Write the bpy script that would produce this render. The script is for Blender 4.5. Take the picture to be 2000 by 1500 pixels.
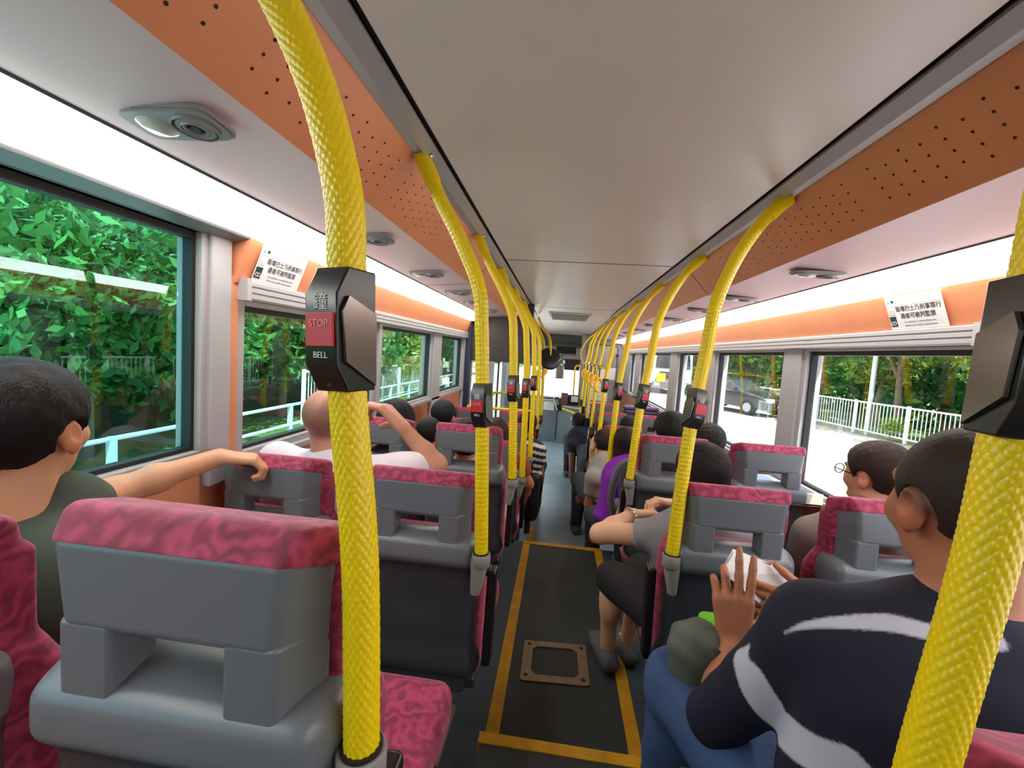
import bpy, math, random
import numpy as np
from mathutils import Vector, Matrix
random.seed(7); NR = np.random.default_rng(11)
SC = bpy.context.scene; COL = SC.collection
for o in list(bpy.data.objects): bpy.data.objects.remove(o)

# ---------------------------------------------------------------- camera
FPX = 850.0; ROLL = math.radians(4.2); CX, CZ = -.11, 1.42
_F = np.array([96., 57., -FPX]); _F /= np.linalg.norm(_F)
_U = np.array([math.sin(ROLL), math.cos(ROLL), 0.]); _U -= _F * _U.dot(_F); _U /= np.linalg.norm(_U)
CAM = np.array([np.cross(_F, _U), _F, _U])            # rows: bus axes seen by the camera
def at(px, py, y):
    """point on the line of sight of a photo pixel at a chosen distance y along the bus"""
    r = CAM @ np.array([px - 1000., 750. - py, -FPX])
    p = np.array([CX, 0, CZ]) + r * (y / r[1])
    return (float(p[0]), float(p[1]), float(p[2]))
cd = bpy.data.cameras.new('camera'); cam = bpy.data.objects.new('camera', cd); COL.objects.link(cam)
cd.sensor_fit = 'HORIZONTAL'; cd.sensor_width = 36; cd.lens = 36 * FPX / 2000; cd.clip_start = .02; cd.clip_end = 400
_m = Matrix([list(map(float, r)) for r in CAM]).to_4x4(); _m.translation = (CX, 0, CZ); cam.matrix_world = _m
SC.camera = cam
# ---------------------------------------------------------------- light
SC.view_settings.view_transform = 'Standard'; SC.view_settings.look = 'None'; SC.view_settings.gamma = 1
SC.view_settings.use_curve_mapping = False; SC.view_settings.exposure = .95
w = bpy.data.worlds.new('sky'); SC.world = w; w.use_nodes = True
wn = w.node_tree.nodes; wl = w.node_tree.links; bg = wn['Background']
bg.inputs[0].default_value = (.80, .90, 1, 1); bg.inputs[1].default_value = 2.0
sd = bpy.data.lights.new('sun', 'SUN'); sd.energy = 9; sd.angle = .01; sd.color = (1, .97, .95)
sun = bpy.data.objects.new('sun', sd); COL.objects.link(sun); sun.rotation_euler = (math.radians(24), math.radians(14), 0)
SC.cycles.max_bounces = 7; SC.cycles.transparent_max_bounces = 12; SC.cycles.diffuse_bounces = 4; SC.cycles.glossy_bounces = 3
SC.cycles.use_denoising = True; SC.cycles.sample_clamp_indirect = 6; SC.cycles.caustics_reflective = False; SC.cycles.caustics_refractive = False

# ---------------------------------------------------------------- materials
def srgb(c):
    return tuple(((v / 255) / 12.92 if v / 255 <= .04045 else ((v / 255 + .055) / 1.055) ** 2.4) for v in c)
MATS = {}
def mat(name, rgb, rough=.5, metal=0, bump=0, bscale=200, var=0, vscale=8, spec=.5, emit=0, attr=False, sss=0, coat=0):
    if name in MATS: return MATS[name]
    m = bpy.data.materials.new(name); m.use_nodes = True; n = m.node_tree.nodes; l = m.node_tree.links; b = n['Principled BSDF']
    c = srgb(rgb) + (1,)
    b.inputs['Base Color'].default_value = c; b.inputs['Roughness'].default_value = rough; b.inputs['Metallic'].default_value = metal
    b.inputs['Specular IOR Level'].default_value = spec; b.inputs['Coat Weight'].default_value = coat
    if sss:
        b.inputs['Subsurface Weight'].default_value = sss; b.inputs['Subsurface Radius'].default_value = (.012, .005, .003); b.inputs['Subsurface Scale'].default_value = 1
    if emit:
        b.inputs['Emission Color'].default_value = c; b.inputs['Emission Strength'].default_value = emit
    tc = n.new('ShaderNodeTexCoord'); src = None
    if attr:
        a = n.new('ShaderNodeAttribute'); a.attribute_name = 'col'; src = a.outputs['Color']; l.new(src, b.inputs['Base Color'])
    if var:
        nz = n.new('ShaderNodeTexNoise'); nz.inputs['Scale'].default_value = vscale; nz.inputs['Detail'].default_value = 5; l.new(tc.outputs['Object'], nz.inputs['Vector'])
        mr = n.new('ShaderNodeMapRange'); mr.inputs[1].default_value = .3; mr.inputs[2].default_value = .7; mr.inputs[3].default_value = 1 - var; mr.inputs[4].default_value = 1 + var
        l.new(nz.outputs[0], mr.inputs[0]); mx = n.new('ShaderNodeVectorMath'); mx.operation = 'SCALE'
        if src: l.new(src, mx.inputs[0])
        else: mx.inputs[0].default_value = c[:3]
        l.new(mr.outputs[0], mx.inputs['Scale']); l.new(mx.outputs[0], b.inputs['Base Color'])
    if bump:
        nz = n.new('ShaderNodeTexNoise'); nz.inputs['Scale'].default_value = bscale; nz.inputs['Detail'].default_value = 3; l.new(tc.outputs['Object'], nz.inputs['Vector'])
        bp = n.new('ShaderNodeBump'); bp.inputs['Strength'].default_value = bump; bp.inputs['Distance'].default_value = .002; l.new(nz.outputs[0], bp.inputs['Height']); l.new(bp.outputs[0], b.inputs['Normal'])
    MATS[name] = m; return m
def glass_mat(name, tint, gloss=1.0, mul=1.0):
    m = bpy.data.materials.new(name); m.use_nodes = True; n = m.node_tree.nodes; l = m.node_tree.links; n.clear()
    o = n.new('ShaderNodeOutputMaterial'); t = n.new('ShaderNodeBsdfTransparent'); g = n.new('ShaderNodeBsdfGlossy'); mx = n.new('ShaderNodeMixShader')
    t.inputs[0].default_value = tint + (1,); g.inputs['Roughness'].default_value = .01; g.inputs[0].default_value = (gloss,) * 3 + (1,)
    f = n.new('ShaderNodeLayerWeight'); f.inputs['Blend'].default_value = .5; pw = n.new('ShaderNodeMath'); pw.operation = 'POWER'; pw.inputs[1].default_value = 4; l.new(f.outputs['Facing'], pw.inputs[0])
    k = n.new('ShaderNodeMath'); k.operation = 'MULTIPLY_ADD'; k.inputs[1].default_value = .8 * mul; k.inputs[2].default_value = .035 * mul; k.use_clamp = True
    l.new(pw.outputs[0], k.inputs[0]); l.new(k.outputs[0], mx.inputs[0]); l.new(t.outputs[0], mx.inputs[1]); l.new(g.outputs[0], mx.inputs[2]); l.new(mx.outputs[0], o.inputs[0]); return m
def fabric_mat():
    m = bpy.data.materials.new('maroon moquette'); m.use_nodes = True; n = m.node_tree.nodes; l = m.node_tree.links; b = n['Principled BSDF']
    tc = n.new('ShaderNodeTexCoord'); nz = n.new('ShaderNodeTexNoise'); nz.inputs['Scale'].default_value = 16; nz.inputs['Distortion'].default_value = 2.8; nz.inputs['Detail'].default_value = 2
    l.new(tc.outputs['Object'], nz.inputs['Vector'])
    wv = n.new('ShaderNodeTexWave'); wv.wave_type = 'RINGS'; wv.inputs['Scale'].default_value = 9; wv.inputs['Distortion'].default_value = 18; wv.inputs['Detail'].default_value = 2.5; wv.inputs['Detail Scale'].default_value = 1.6
    l.new(tc.outputs['Object'], wv.inputs['Vector'])
    r = n.new('ShaderNodeValToRGB'); e = r.color_ramp.elements; e[0].color = srgb((112, 18, 46)) + (1,); e[0].position = .2; e[1].color = srgb((178, 56, 92)) + (1,); e[1].position = .85
    x = e.new(.5); x.color = srgb((146, 32, 66)) + (1,)
    ad = n.new('ShaderNodeMath'); ad.operation = 'MULTIPLY_ADD'; ad.inputs[1].default_value = .45; l.new(wv.outputs[0], ad.inputs[0])
    m2 = n.new('ShaderNodeMath'); m2.operation = 'MULTIPLY'; m2.inputs[1].default_value = .6; l.new(nz.outputs[0], m2.inputs[0]); l.new(m2.outputs[0], ad.inputs[2])
    l.new(ad.outputs[0], r.inputs[0]); l.new(r.outputs[0], b.inputs['Base Color']); b.inputs['Roughness'].default_value = .75; b.inputs['Sheen Weight'].default_value = .35; b.inputs['Sheen Tint'].default_value = (1, .6, .75, 1)
    z2 = n.new('ShaderNodeTexNoise'); z2.inputs['Scale'].default_value = 700; l.new(tc.outputs['Object'], z2.inputs['Vector']); bp = n.new('ShaderNodeBump'); bp.inputs['Strength'].default_value = .25; bp.inputs['Distance'].default_value = .001
    l.new(z2.outputs[0], bp.inputs['Height']); l.new(bp.outputs[0], b.inputs['Normal']); return m
def knurl_mat():
    """yellow pole skin: diamond dimples laid out along the pole's own length and girth"""
    m = bpy.data.materials.new('yellow knurled plastic'); m.use_nodes = True; n = m.node_tree.nodes; l = m.node_tree.links; b = n['Principled BSDF']
    b.inputs['Base Color'].default_value = srgb((236, 204, 4)) + (1,); b.inputs['Roughness'].default_value = .3
    uv = n.new('ShaderNodeUVMap'); sp = n.new('ShaderNodeSeparateXYZ'); l.new(uv.outputs[0], sp.inputs[0])
    def M(op, a, bb):
        k = n.new('ShaderNodeMath'); k.operation = op
        for i, v in enumerate((a, bb)):
            if v is None: continue
            if isinstance(v, (int, float)): k.inputs[i].default_value = v
            else: l.new(v, k.inputs[i])
        return k.outputs[0]
    u = M('MULTIPLY', sp.outputs[0], 2 * math.pi * 18); v = M('MULTIPLY', sp.outputs[1], 2 * math.pi / .013)
    a = M('SINE', M('MULTIPLY', M('ADD', u, v), .5), None); c = M('SINE', M('MULTIPLY', M('SUBTRACT', u, v), .5), None)
    h = M('MULTIPLY', a, c); bp = n.new('ShaderNodeBump'); bp.inputs['Strength'].default_value = .55; bp.inputs['Distance'].default_value = .0012
    l.new(h, bp.inputs['Height']); l.new(bp.outputs[0], b.inputs['Normal']); return m

# ---------------------------------------------------------------- mesh helpers
def tag(o, label=None, cat=None, group=None, kind=None):
    if label: o['label'] = label
    if cat: o['category'] = cat
    if group: o['group'] = group
    if kind: o['kind'] = kind
    return o
def empty(name, loc=(0, 0, 0), label=None, cat=None, group=None, rz=0):
    o = bpy.data.objects.new(name, None); COL.objects.link(o); o.location = loc; o.rotation_euler = (0, 0, rz); o.empty_display_size = .05
    return tag(o, label, cat, group)
class MB:
    """collects shapes into one mesh"""
    def __init__(s): s.v = []; s.f = []; s.uv = None; s.mi = []; s.cm = 0
    def add(s, vs, fs):
        k = len(s.v); s.v += [tuple(map(float, v)) for v in vs]; s.f += [tuple(i + k for i in f) for f in fs]; s.mi += [s.cm] * len(fs); return s
    def m(s, i): s.cm = i; return s
    def box(s, lo, hi, R=None, o=None):
        x0, y0, z0 = lo; x1, y1, z1 = hi
        vs = [(x0, y0, z0), (x1, y0, z0), (x1, y1, z0), (x0, y1, z0), (x0, y0, z1), (x1, y0, z1), (x1, y1, z1), (x0, y1, z1)]
        if R is not None: vs = [tuple(R @ Vector(v) + Vector(o or (0, 0, 0))) for v in vs]
        return s.add(vs, [(3, 2, 1, 0), (4, 5, 6, 7), (0, 1, 5, 4), (1, 2, 6, 5), (2, 3, 7, 6), (3, 0, 4, 7)])
    def hexa(s, vs): return s.add(vs, [(3, 2, 1, 0), (4, 5, 6, 7), (0, 1, 5, 4), (1, 2, 6, 5), (2, 3, 7, 6), (3, 0, 4, 7)])
    def prism(s, poly, y0, y1, axis='y'):
        """closed polygon extruded along an axis; poly is (x,z) for y, (y,z) for x, (x,y) for z"""
        P = {'y': lambda a, b, t: (a, t, b), 'x': lambda a, b, t: (t, a, b), 'z': lambda a, b, t: (a, b, t)}[axis]; n = len(poly)
        vs = [P(a, b, y0) for a, b in poly] + [P(a, b, y1) for a, b in poly]
        fs = [(i, (i + 1) % n, n + (i + 1) % n, n + i) for i in range(n)] + [tuple(range(n))[::-1], tuple(range(n, 2 * n))]
        return s.add(vs, fs)
    def tube(s, path, r, seg=16, cap=True, disp=None, uv=False):
        P = [Vector(p) for p in path]; n = len(P); T = [(P[min(i + 1, n - 1)] - P[max(i - 1, 0)]).normalized() for i in range(n)]
        ref = Vector((0, 1, 0)) if abs(T[0].y) < .9 else Vector((1, 0, 0)); N = (ref - T[0] * ref.dot(T[0])).normalized(); L = 0; k0 = len(s.v); vs = []; UV = []
        for i in range(n):
            N = (N - T[i] * N.dot(T[i])).normalized(); B = T[i].cross(N); rr = r[i] if hasattr(r, '__len__') else r
            if i: L += (P[i] - P[i - 1]).length
            for j in range(seg):
                a = 2 * math.pi * j / seg; q = rr + (disp(j / seg, L) if disp else 0); vs.append(P[i] + (N * math.cos(a) + B * math.sin(a)) * q); UV.append((j / seg, L))
        fs = [(i * seg + j, i * seg + (j + 1) % seg, (i + 1) * seg + (j + 1) % seg, (i + 1) * seg + j) for i in range(n - 1) for j in range(seg)]
        if cap: fs += [tuple(range(seg))[::-1], tuple((n - 1) * seg + j for j in range(seg))]
        s.add(vs, fs)
        if uv: s.uvs = (UV, seg)
        return s
    def lathe(s, prof, c=(0, 0, 0), seg=24, R=None, caps=True):
        """profile of (r,z) about z"""
        n = len(prof); vs = []
        for (r, z) in prof:
            for j in range(seg):
                a = 2 * math.pi * j / seg; v = Vector((r * math.cos(a), r * math.sin(a), z)); v = (R @ v) if R is not None else v; vs.append(v + Vector(c))
        fs = [(i * seg + j, i * seg + (j + 1) % seg, (i + 1) * seg + (j + 1) % seg, (i + 1) * seg + j) for i in range(n - 1) for j in range(seg)]
        if caps and prof[0][0] > 1e-5: fs.append(tuple(range(seg))[::-1])
        if caps and prof[-1][0] > 1e-5: fs.append(tuple((n - 1) * seg + j for j in range(seg)))
        return s.add(vs, fs)
    def build(s, name, m, parent=None, smooth=False, bevel=0, bseg=2, angle=40):
        me = bpy.data.meshes.new(name); me.from_pydata(s.v, [], s.f)
        for k in (m if isinstance(m, (list, tuple)) else [m]): me.materials.append(k)
        if isinstance(m, (list, tuple)): me.polygons.foreach_set('material_index', s.mi)
        if getattr(s, 'uvs', None):
            UV, seg = s.uvs; lay = me.uv_layers.new(name='UVMap')
            for p in me.polygons:
                ws = any(abs(UV[me.loops[i].vertex_index % len(UV)][0]) > .75 for i in p.loop_indices)
                for i in p.loop_indices:
                    vi = me.loops[i].vertex_index
                    if vi < len(UV):
                        u, v = UV[vi]; lay.data[i].uv = (u + (1 if ws and u < .25 else 0), v)
        me.validate(); me.update()
        if smooth or bevel: me.shade_smooth()
        o = bpy.data.objects.new(name, me); COL.objects.link(o); o.parent = parent
        if bevel:
            b = o.modifiers.new('bevel', 'BEVEL'); b.width = bevel; b.segments = bseg; b.limit_method = 'ANGLE'; b.angle_limit = math.radians(35); b.harden_normals = True
        elif smooth: me.set_sharp_from_angle(angle=math.radians(angle))
        return o
def struct(o): o['kind'] = 'structure'; return o
def smooth_path(pts, n=8):
    P = [Vector(p) for p in pts]; out = []
    for i in range(len(P) - 1):
        a = P[max(i - 1, 0)]; b = P[i]; c = P[i + 1]; d = P[min(i + 2, len(P) - 1)]
        for k in range(n):
            t = k / n; out.append(.5 * ((2 * b) + (c - a) * t + (2 * a - 5 * b + 4 * c - d) * t * t + (3 * b - 3 * c + d - a) * t ** 3))
    return out + [P[-1]]
def even_path(pts, step):
    P = [Vector(p) for p in pts]; out = [P[0]]; acc = 0
    for a, b in zip(P, P[1:]):
        L = (b - a).length; t = step - acc
        while t <= L: out.append(a.lerp(b, t / L)); t += step
        acc = L - (t - step)
    if (out[-1] - P[-1]).length > step * .3: out.append(P[-1])
    return out
def copy_tree(o, parent=None):
    c = o.copy(); COL.objects.link(c); c.parent = parent
    for ch in list(o.children): copy_tree(ch, c)
    return c
def lettering(name, txt, size, m, parent, origin, xdir, up, extr=.0004, center=True, sp=1.0):
    """mesh lettering: origin is the centre, xdir reading direction, up the letters' up"""
    c = bpy.data.curves.new(name, 'FONT'); c.body = txt; c.size = size; c.extrude = extr; c.space_character = sp; c.resolution_u = 3
    if center: c.align_x = 'CENTER'; c.align_y = 'CENTER'
    o = bpy.data.objects.new(name, c); COL.objects.link(o); bpy.context.view_layer.update()
    me = bpy.data.meshes.new_from_object(o.evaluated_get(bpy.context.evaluated_depsgraph_get())); bpy.data.objects.remove(o); bpy.data.curves.remove(c)
    x = Vector(xdir).normalized(); u = Vector(up); u = (u - x * u.dot(x)).normalized(); z = x.cross(u)
    M = Matrix((x, u, z)).transposed().to_4x4(); M.translation = origin; me.transform(M); me.materials.clear(); me.materials.append(m); me.name = name
    k = bpy.data.objects.new(name, me); COL.objects.link(k); k.parent = parent; return k

# ---------------------------------------------------------------- smooth solid shapes (distance fields meshed by surface nets)
def V3(*a): return np.array(a, np.float32)
def smin(a, b, k):
    h = np.maximum(k - np.abs(a - b), 0) / k; return np.minimum(a, b) - h * h * k * .25
def smax(a, b, k): return -smin(-a, -b, k)
def ell(c, r, R=None):
    c = V3(*c); r = V3(*r); R_ = None if R is None else np.array(R, np.float32)
    def f(p):
        q = p - c
        if R_ is not None: q = q @ R_.T
        k0 = np.linalg.norm(q / r, axis=1); k1 = np.linalg.norm(q / (r * r), axis=1) + 1e-9; return k0 * (k0 - 1) / k1
    return f
def cone(a, b, ra, rb=None):
    a = V3(*a); b = V3(*b); rb = ra if rb is None else rb; d = b - a; L = float(d @ d) + 1e-12
    def f(p):
        q = p - a; t = np.clip(q @ d / L, 0, 1); return np.linalg.norm(q - t[:, None] * d, axis=1) - (ra + (rb - ra) * t)
    return f
def rbox(c, h, r, R=None):
    c = V3(*c); h = V3(*h) - r; R_ = None if R is None else np.array(R, np.float32)
    def f(p):
        q = p - c
        if R_ is not None: q = q @ R_.T
        q = np.abs(q) - h; return np.linalg.norm(np.maximum(q, 0), axis=1) + np.minimum(q.max(axis=1), 0) - r
    return f
def union(fs, k):
    def f(p):
        d = fs[0](p)
        for g in fs[1:]: d = smin(d, g(p), k)
        return d
    return f
def surf(f, lo, hi, h, B=8):
    lo = np.array(lo, np.float32); n = (np.ceil((np.array(hi) - lo) / h / B).astype(int)) * B; nb = n // B
    V = np.empty(tuple(n), np.float32); bi = np.indices(tuple(nb)).reshape(3, -1).T
    dc = f((lo + (bi + .5) * B * h).astype(np.float32)); V4 = V.reshape(nb[0], B, nb[1], B, nb[2], B)
    V4[:] = dc.reshape(nb[0], 1, nb[1], 1, nb[2], 1); act = bi[np.abs(dc) < h * B * 1.45 + .01]
    off = np.indices((B, B, B)).reshape(3, -1).T
    for s in range(0, len(act), 400):
        a = act[s:s + 400]; g = (a[:, None, :] * B + off[None]).reshape(-1, 3); d = f((lo + g * np.float32(h)).astype(np.float32)); V[g[:, 0], g[:, 1], g[:, 2]] = d
    S = V < 0; c = S[:-1, :-1, :-1].astype(np.int8)
    tot = np.zeros_like(c)
    for i in (0, 1):
        for j in (0, 1):
            for k in (0, 1): tot += S[i:n[0] - 1 + i, j:n[1] - 1 + j, k:n[2] - 1 + k]
    mk = (tot > 0) & (tot < 8); C = np.argwhere(mk); idx = np.full(mk.shape, -1, np.int64); idx[mk] = np.arange(len(C))
    cor = [(i, j, k) for i in (0, 1) for j in (0, 1) for k in (0, 1)]; cv = {q: V[C[:, 0] + q[0], C[:, 1] + q[1], C[:, 2] + q[2]] for q in cor}
    acc = np.zeros((len(C), 3)); cnt = np.zeros(len(C))
    for q in cor:
        for ax in range(3):
            if q[ax]: continue
            r = list(q); r[ax] = 1; r = tuple(r); a, b = cv[q], cv[r]; m = (a < 0) != (b < 0); t = np.where(m, a / np.where(m, a - b, 1), 0)
            pt = np.array(q, float)[None] + np.eye(3)[ax][None] * t[:, None]; acc += pt * m[:, None]; cnt += m
    P = lo + (C + acc / np.maximum(cnt, 1)[:, None]) * h; F = []
    for ax in range(3):
        sl = [slice(None)] * 3; sr = [slice(None)] * 3; sl[ax] = slice(0, -1); sr[ax] = slice(1, None)
        A = S[tuple(sl)]; Bm = S[tuple(sr)]; E = np.argwhere(A != Bm); u, v = (ax + 1) % 3, (ax + 2) % 3
        E = E[(E[:, u] > 0) & (E[:, v] > 0) & (E[:, u] < n[u] - 1) & (E[:, v] < n[v] - 1)]
        if not len(E): continue
        fl = A[E[:, 0], E[:, 1], E[:, 2]]; q = []
        for du, dv in ((-1, -1), (0, -1), (0, 0), (-1, 0)):
            G = E.copy(); G[:, u] += du; G[:, v] += dv; q.append(idx[G[:, 0], G[:, 1], G[:, 2]])
        q = np.stack(q, 1); q[~fl] = q[~fl][:, ::-1]; F.append(q)
    F = np.concatenate(F); F = F[(F >= 0).all(axis=1)]; return P, F
def solid(name, f, lo, hi, h, m, parent=None, col=None, origin=(0, 0, 0)):
    P, F = surf(f, lo, hi, h); me = bpy.data.meshes.new(name)
    me.vertices.add(len(P)); me.vertices.foreach_set('co', (P - np.array(origin)).astype(np.float32).ravel()); me.loops.add(F.size); me.loops.foreach_set('vertex_index', F.ravel().astype(np.int32))
    me.polygons.add(len(F)); me.polygons.foreach_set('loop_start', np.arange(0, F.size, 4, dtype=np.int32)); me.update(calc_edges=True); me.shade_smooth(); me.materials.append(m)
    if col is not None:
        c = col(P).astype(np.float32); a = me.color_attributes.new('col', 'FLOAT_COLOR', 'POINT'); a.data.foreach_set('color', np.concatenate([c, np.ones((len(c), 1), np.float32)], 1).ravel())
    o = bpy.data.objects.new(name, me); COL.objects.link(o); o.parent = parent; return o
# ================================================================ bus shell
GREY = mat('grey frame paint', (168, 166, 168), .4); ORANGE = mat('orange laminate', (214, 138, 98), .42, var=.05, vscale=5, bump=.05, bscale=400)
CEIL = mat('beige ceiling laminate', (206, 192, 188), .33, var=.03, vscale=2.5, bump=.06, bscale=300); PINK = mat('pinkish grey cove panel', (216, 184, 192), .45, bump=.04, bscale=400)
DARK = mat('dark gap', (28, 26, 28), .7); HOLE = mat('perforation black', (50, 22, 14), .9); ALU = mat('brushed aluminium rail', (178, 178, 182), .38, .5)
BLACKP = mat('black plastic', (22, 20, 21), .28); RUB = mat('black rubber gasket', (16, 16, 17), .6)
NAVYP = mat('navy post paint', (34, 38, 66), .4); BULK = mat('dark brown bulkhead', (48, 40, 42), .5)
WHITE = mat('white paper', (238, 238, 236), .6); INK = mat('dark grey ink', (70, 72, 76), .6); LINK = mat('pale grey ink', (170, 174, 178), .6)
RED = mat('red plastic', (196, 22, 34), .35); YEL = mat('yellow paint strip', (206, 150, 20), .55, var=.18, vscale=14)
YPIPE = mat('smooth yellow plastic', (236, 204, 4), .3)
LIT = mat('lit diffuser', (255, 250, 244), .5, emit=6.0)
SEC = {'A': (.535, 1.935), 'E': (.66, 1.795), 'B': (.93, 1.772), 'C': (1.08, 1.717)}
Y0, Y1 = -1.3, 10.6
def zc(y): return 1.94 if y < 5 else 1.94 - .08 * (y - 5) / 4.5
# ceiling
b = MB()
ys = [Y0, 5, 9.5]
for a, c in zip(ys, ys[1:]):
    b.hexa([(-.46, a, zc(a)), (.46, a, zc(a)), (.46, c, zc(c)), (-.46, c, zc(c)), (-.46, a, 2.02), (.46, a, 2.02), (.46, c, 2.02), (-.46, c, 2.02)])
b.m(1)
for y in (2.5, 4.9): b.box((-.46, y - .003, zc(y) - .0015), (.46, y + .003, zc(y) + .01))
b.m(0).box((-1.25, Y0, 2.0), (1.25, Y1 + .1, 2.08))
struct(b.build('ceiling', [CEIL, DARK]))
for s, nm in ((-1, 'left'), (1, 'right')):
    b = MB(); X = lambda v: s * v                      # rail between the flat ceiling and the orange panel
    def strip(b, p0, p1, y0, y1, th=.012):
        (xa, za), (xb, zb) = p0, p1; d = Vector((xb - xa, zb - za)).normalized(); n = Vector((-d.y, d.x)) * th
        if n.y < 0: n = -n
        poly = [(s * xa, za), (s * xb, zb), (s * (xb + n.x), zb + n.y), (s * (xa + n.x), za + n.y)]
        b.prism(poly, y0, y1)
    strip(b, (.455, 1.952), (.478, 1.952), Y0, 9.4)
    b.m(1); strip(b, (.474, 1.936), (.508, 1.924), Y0, 9.4); strip(b, (.508, 1.930), (.538, 1.930), Y0, 9.4, .006)
    struct(b.build('trim_' + ('1' if s < 0 else '2'), [DARK, ALU]))
    yE = 4.66 if s < 0 else 8.95
    b = MB(); strip(b, SEC['A'], SEC['E'], Y0, yE)
    b.m(1); nrm = Vector((SEC['E'][1] - SEC['A'][1], 0, -(SEC['E'][0] - SEC['A'][0]))).normalized()
    A = Vector((SEC['A'][0], SEC['A'][1])); E_ = Vector((SEC['E'][0], SEC['E'][1])); D = (E_ - A); nn = Vector((D.y, -D.x)).normalized()
    y = .1; row = 0
    while y < (2.3 if s < 0 else 2.42):
        if row % 12 != 11:
            for q in range(4):
                t = .26 + .15 * q + (.07 if row % 2 else 0); c = A + D * t + nn * .0007; vs = []; dn = D.normalized()
                for j in range(8):
                    a = 2 * math.pi * j / 8; vs.append((s * (c.x + dn.x * .0032 * math.cos(a)), y + .0032 * math.sin(a), c.y + dn.y * .0032 * math.cos(a)))
                b.add(vs, [tuple(range(8))])
        y += .047; row += 1
    b.m(2)
    for y in (2.5, 4.9): 
        if y < yE: strip(b, (SEC['A'][0], SEC['A'][1] - .0015), (SEC['E'][0], SEC['E'][1] - .0015), y - .002, y + .002)
    struct(b.build('wall_%s_perforated_panel' % nm, [ORANGE, HOLE, DARK]))
    b = MB(); strip(b, SEC['E'], SEC['B'], Y0, yE); b.m(1)
    for y in (2.5, 4.9):
        if y < yE: strip(b, (SEC['E'][0], SEC['E'][1] - .001), (SEC['B'][0], SEC['B'][1] - .001), y - .002, y + .002)
    strip(b, (.926, 1.771), (.933, 1.769), Y0, yE)
    struct(b.build('wall_%s_cove_panel' % nm, [PINK, DARK]))
    # lit strip along the cove
    b = MB(); y2 = 4.55 if s < 0 else 8.9
    P = [(s * .935, 1.768), (s * 1.0, 1.738), (s * 1.078, 1.717), (s * 1.082, 1.724), (s * 1.0, 1.75), (s * .937, 1.776)]
    b.prism(P, -.9, y2)
    o = b.build('ceiling_light', LIT); tag(o, 'long white lit strip light running above the %s side windows' % nm, 'light')
    c = MB(); c.box((min(s * .93, s * 1.085), y2, 1.712), (max(s * .93, s * 1.085), y2 + .03, 1.78)); c.build('end_cap', GREY, o, bevel=.01)
    # side wall
    b = MB(); sx = lambda a, c: (min(s * a, s * c), max(s * a, s * c))
    def sbox(b, xa, xb, ya, yb, za, zb): x0, x1 = sx(xa, xb); b.box((x0, ya, za), (x1, yb, zb))
    b.prism([(s * 1.083, 1.72), (s * 1.083, 1.715), (s * 1.133, 1.58), (s * 1.25, 1.53), (s * 1.25, 2.0)], Y0 if s > 0 else 1.27, yE)
    zs = 1.07 if s < 0 else .80
    sbox(b, 1.165, 1.25, Y0, Y1 if s > 0 else 4.7, -.62, zs if s > 0 else .98)
    if s < 0: sbox(b, 1.15, 1.25, Y0, 1.16, .9, 1.06); sbox(b, 1.14, 1.2, 1.262, 1.292, .9, 1.6)
    else: sbox(b, 1.135, 1.2, 1.35, 1.44, .5, 1.6); 
    struct(b.build('wall_' + nm, [ORANGE]))
    b = MB(); b.prism([(s * .5, 1.96), (s * .95, 1.79), (s * 1.1, 1.735), (s * 1.25, 1.76), (s * 1.25, 2.0), (s * .5, 2.0)], Y0, Y1); struct(b.build('ceiling_duct_' + nm, ORANGE))
    if s < 0: b = MB(); b.prism([(s * 1.083, 1.726), (s * 1.09, 1.712), (s * 1.135, 1.70), (s * 1.25, 1.70), (s * 1.25, 2.0)], Y0, 1.27); struct(b.build('trim_9', mat('mid grey window rail', (110, 112, 116), .4)))
    # grey sill ledge
    b = MB(); sbox(b, 1.135, 1.25, (1.27 if s < 0 else Y0), (4.6 if s < 0 else 8.95), (.975 if s < 0 else .79), (1.0 if s < 0 else .82)); struct(b.build('trim_%d' % (3 if s < 0 else 4), GREY, bevel=.004))
    # ribbed blind box over the windows
    b = MB(); ya = 1.285 if s < 0 else 1.434; yb = 4.62 if s < 0 else 8.95
    x_in = 1.112
    prof = [(1.18, 1.592), (x_in + .004, 1.592), (x_in, 1.588), (x_in, 1.576), (x_in + .005, 1.574), (x_in + .005, 1.571), (x_in, 1.569), (x_in, 1.556), (x_in + .005, 1.554), (x_in + .005, 1.551), (x_in, 1.549), (x_in, 1.536), (x_in + .006, 1.532), (1.18, 1.532)]
    prof = [(s * a, c) for a, c in prof]; b.prism(prof, ya + .018, yb)
    sbox(b, x_in - .008, 1.18, ya, ya + .02, 1.527, 1.597)
    struct(b.build('trim_%d' % (5 if s < 0 else 6), GREY))
GL_L = glass_mat('teal tinted glass', (.50, .78, .80), mul=1.3); GL_L2 = glass_mat('green tinted glass', (.66, .84, .80), mul=1.1); GL_R = glass_mat('clear tinted glass', (.90, .92, .93), mul=1.1); GL_C = glass_mat('clear glass', (.92, .95, .94), mul=1)
wn_ = 0
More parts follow.
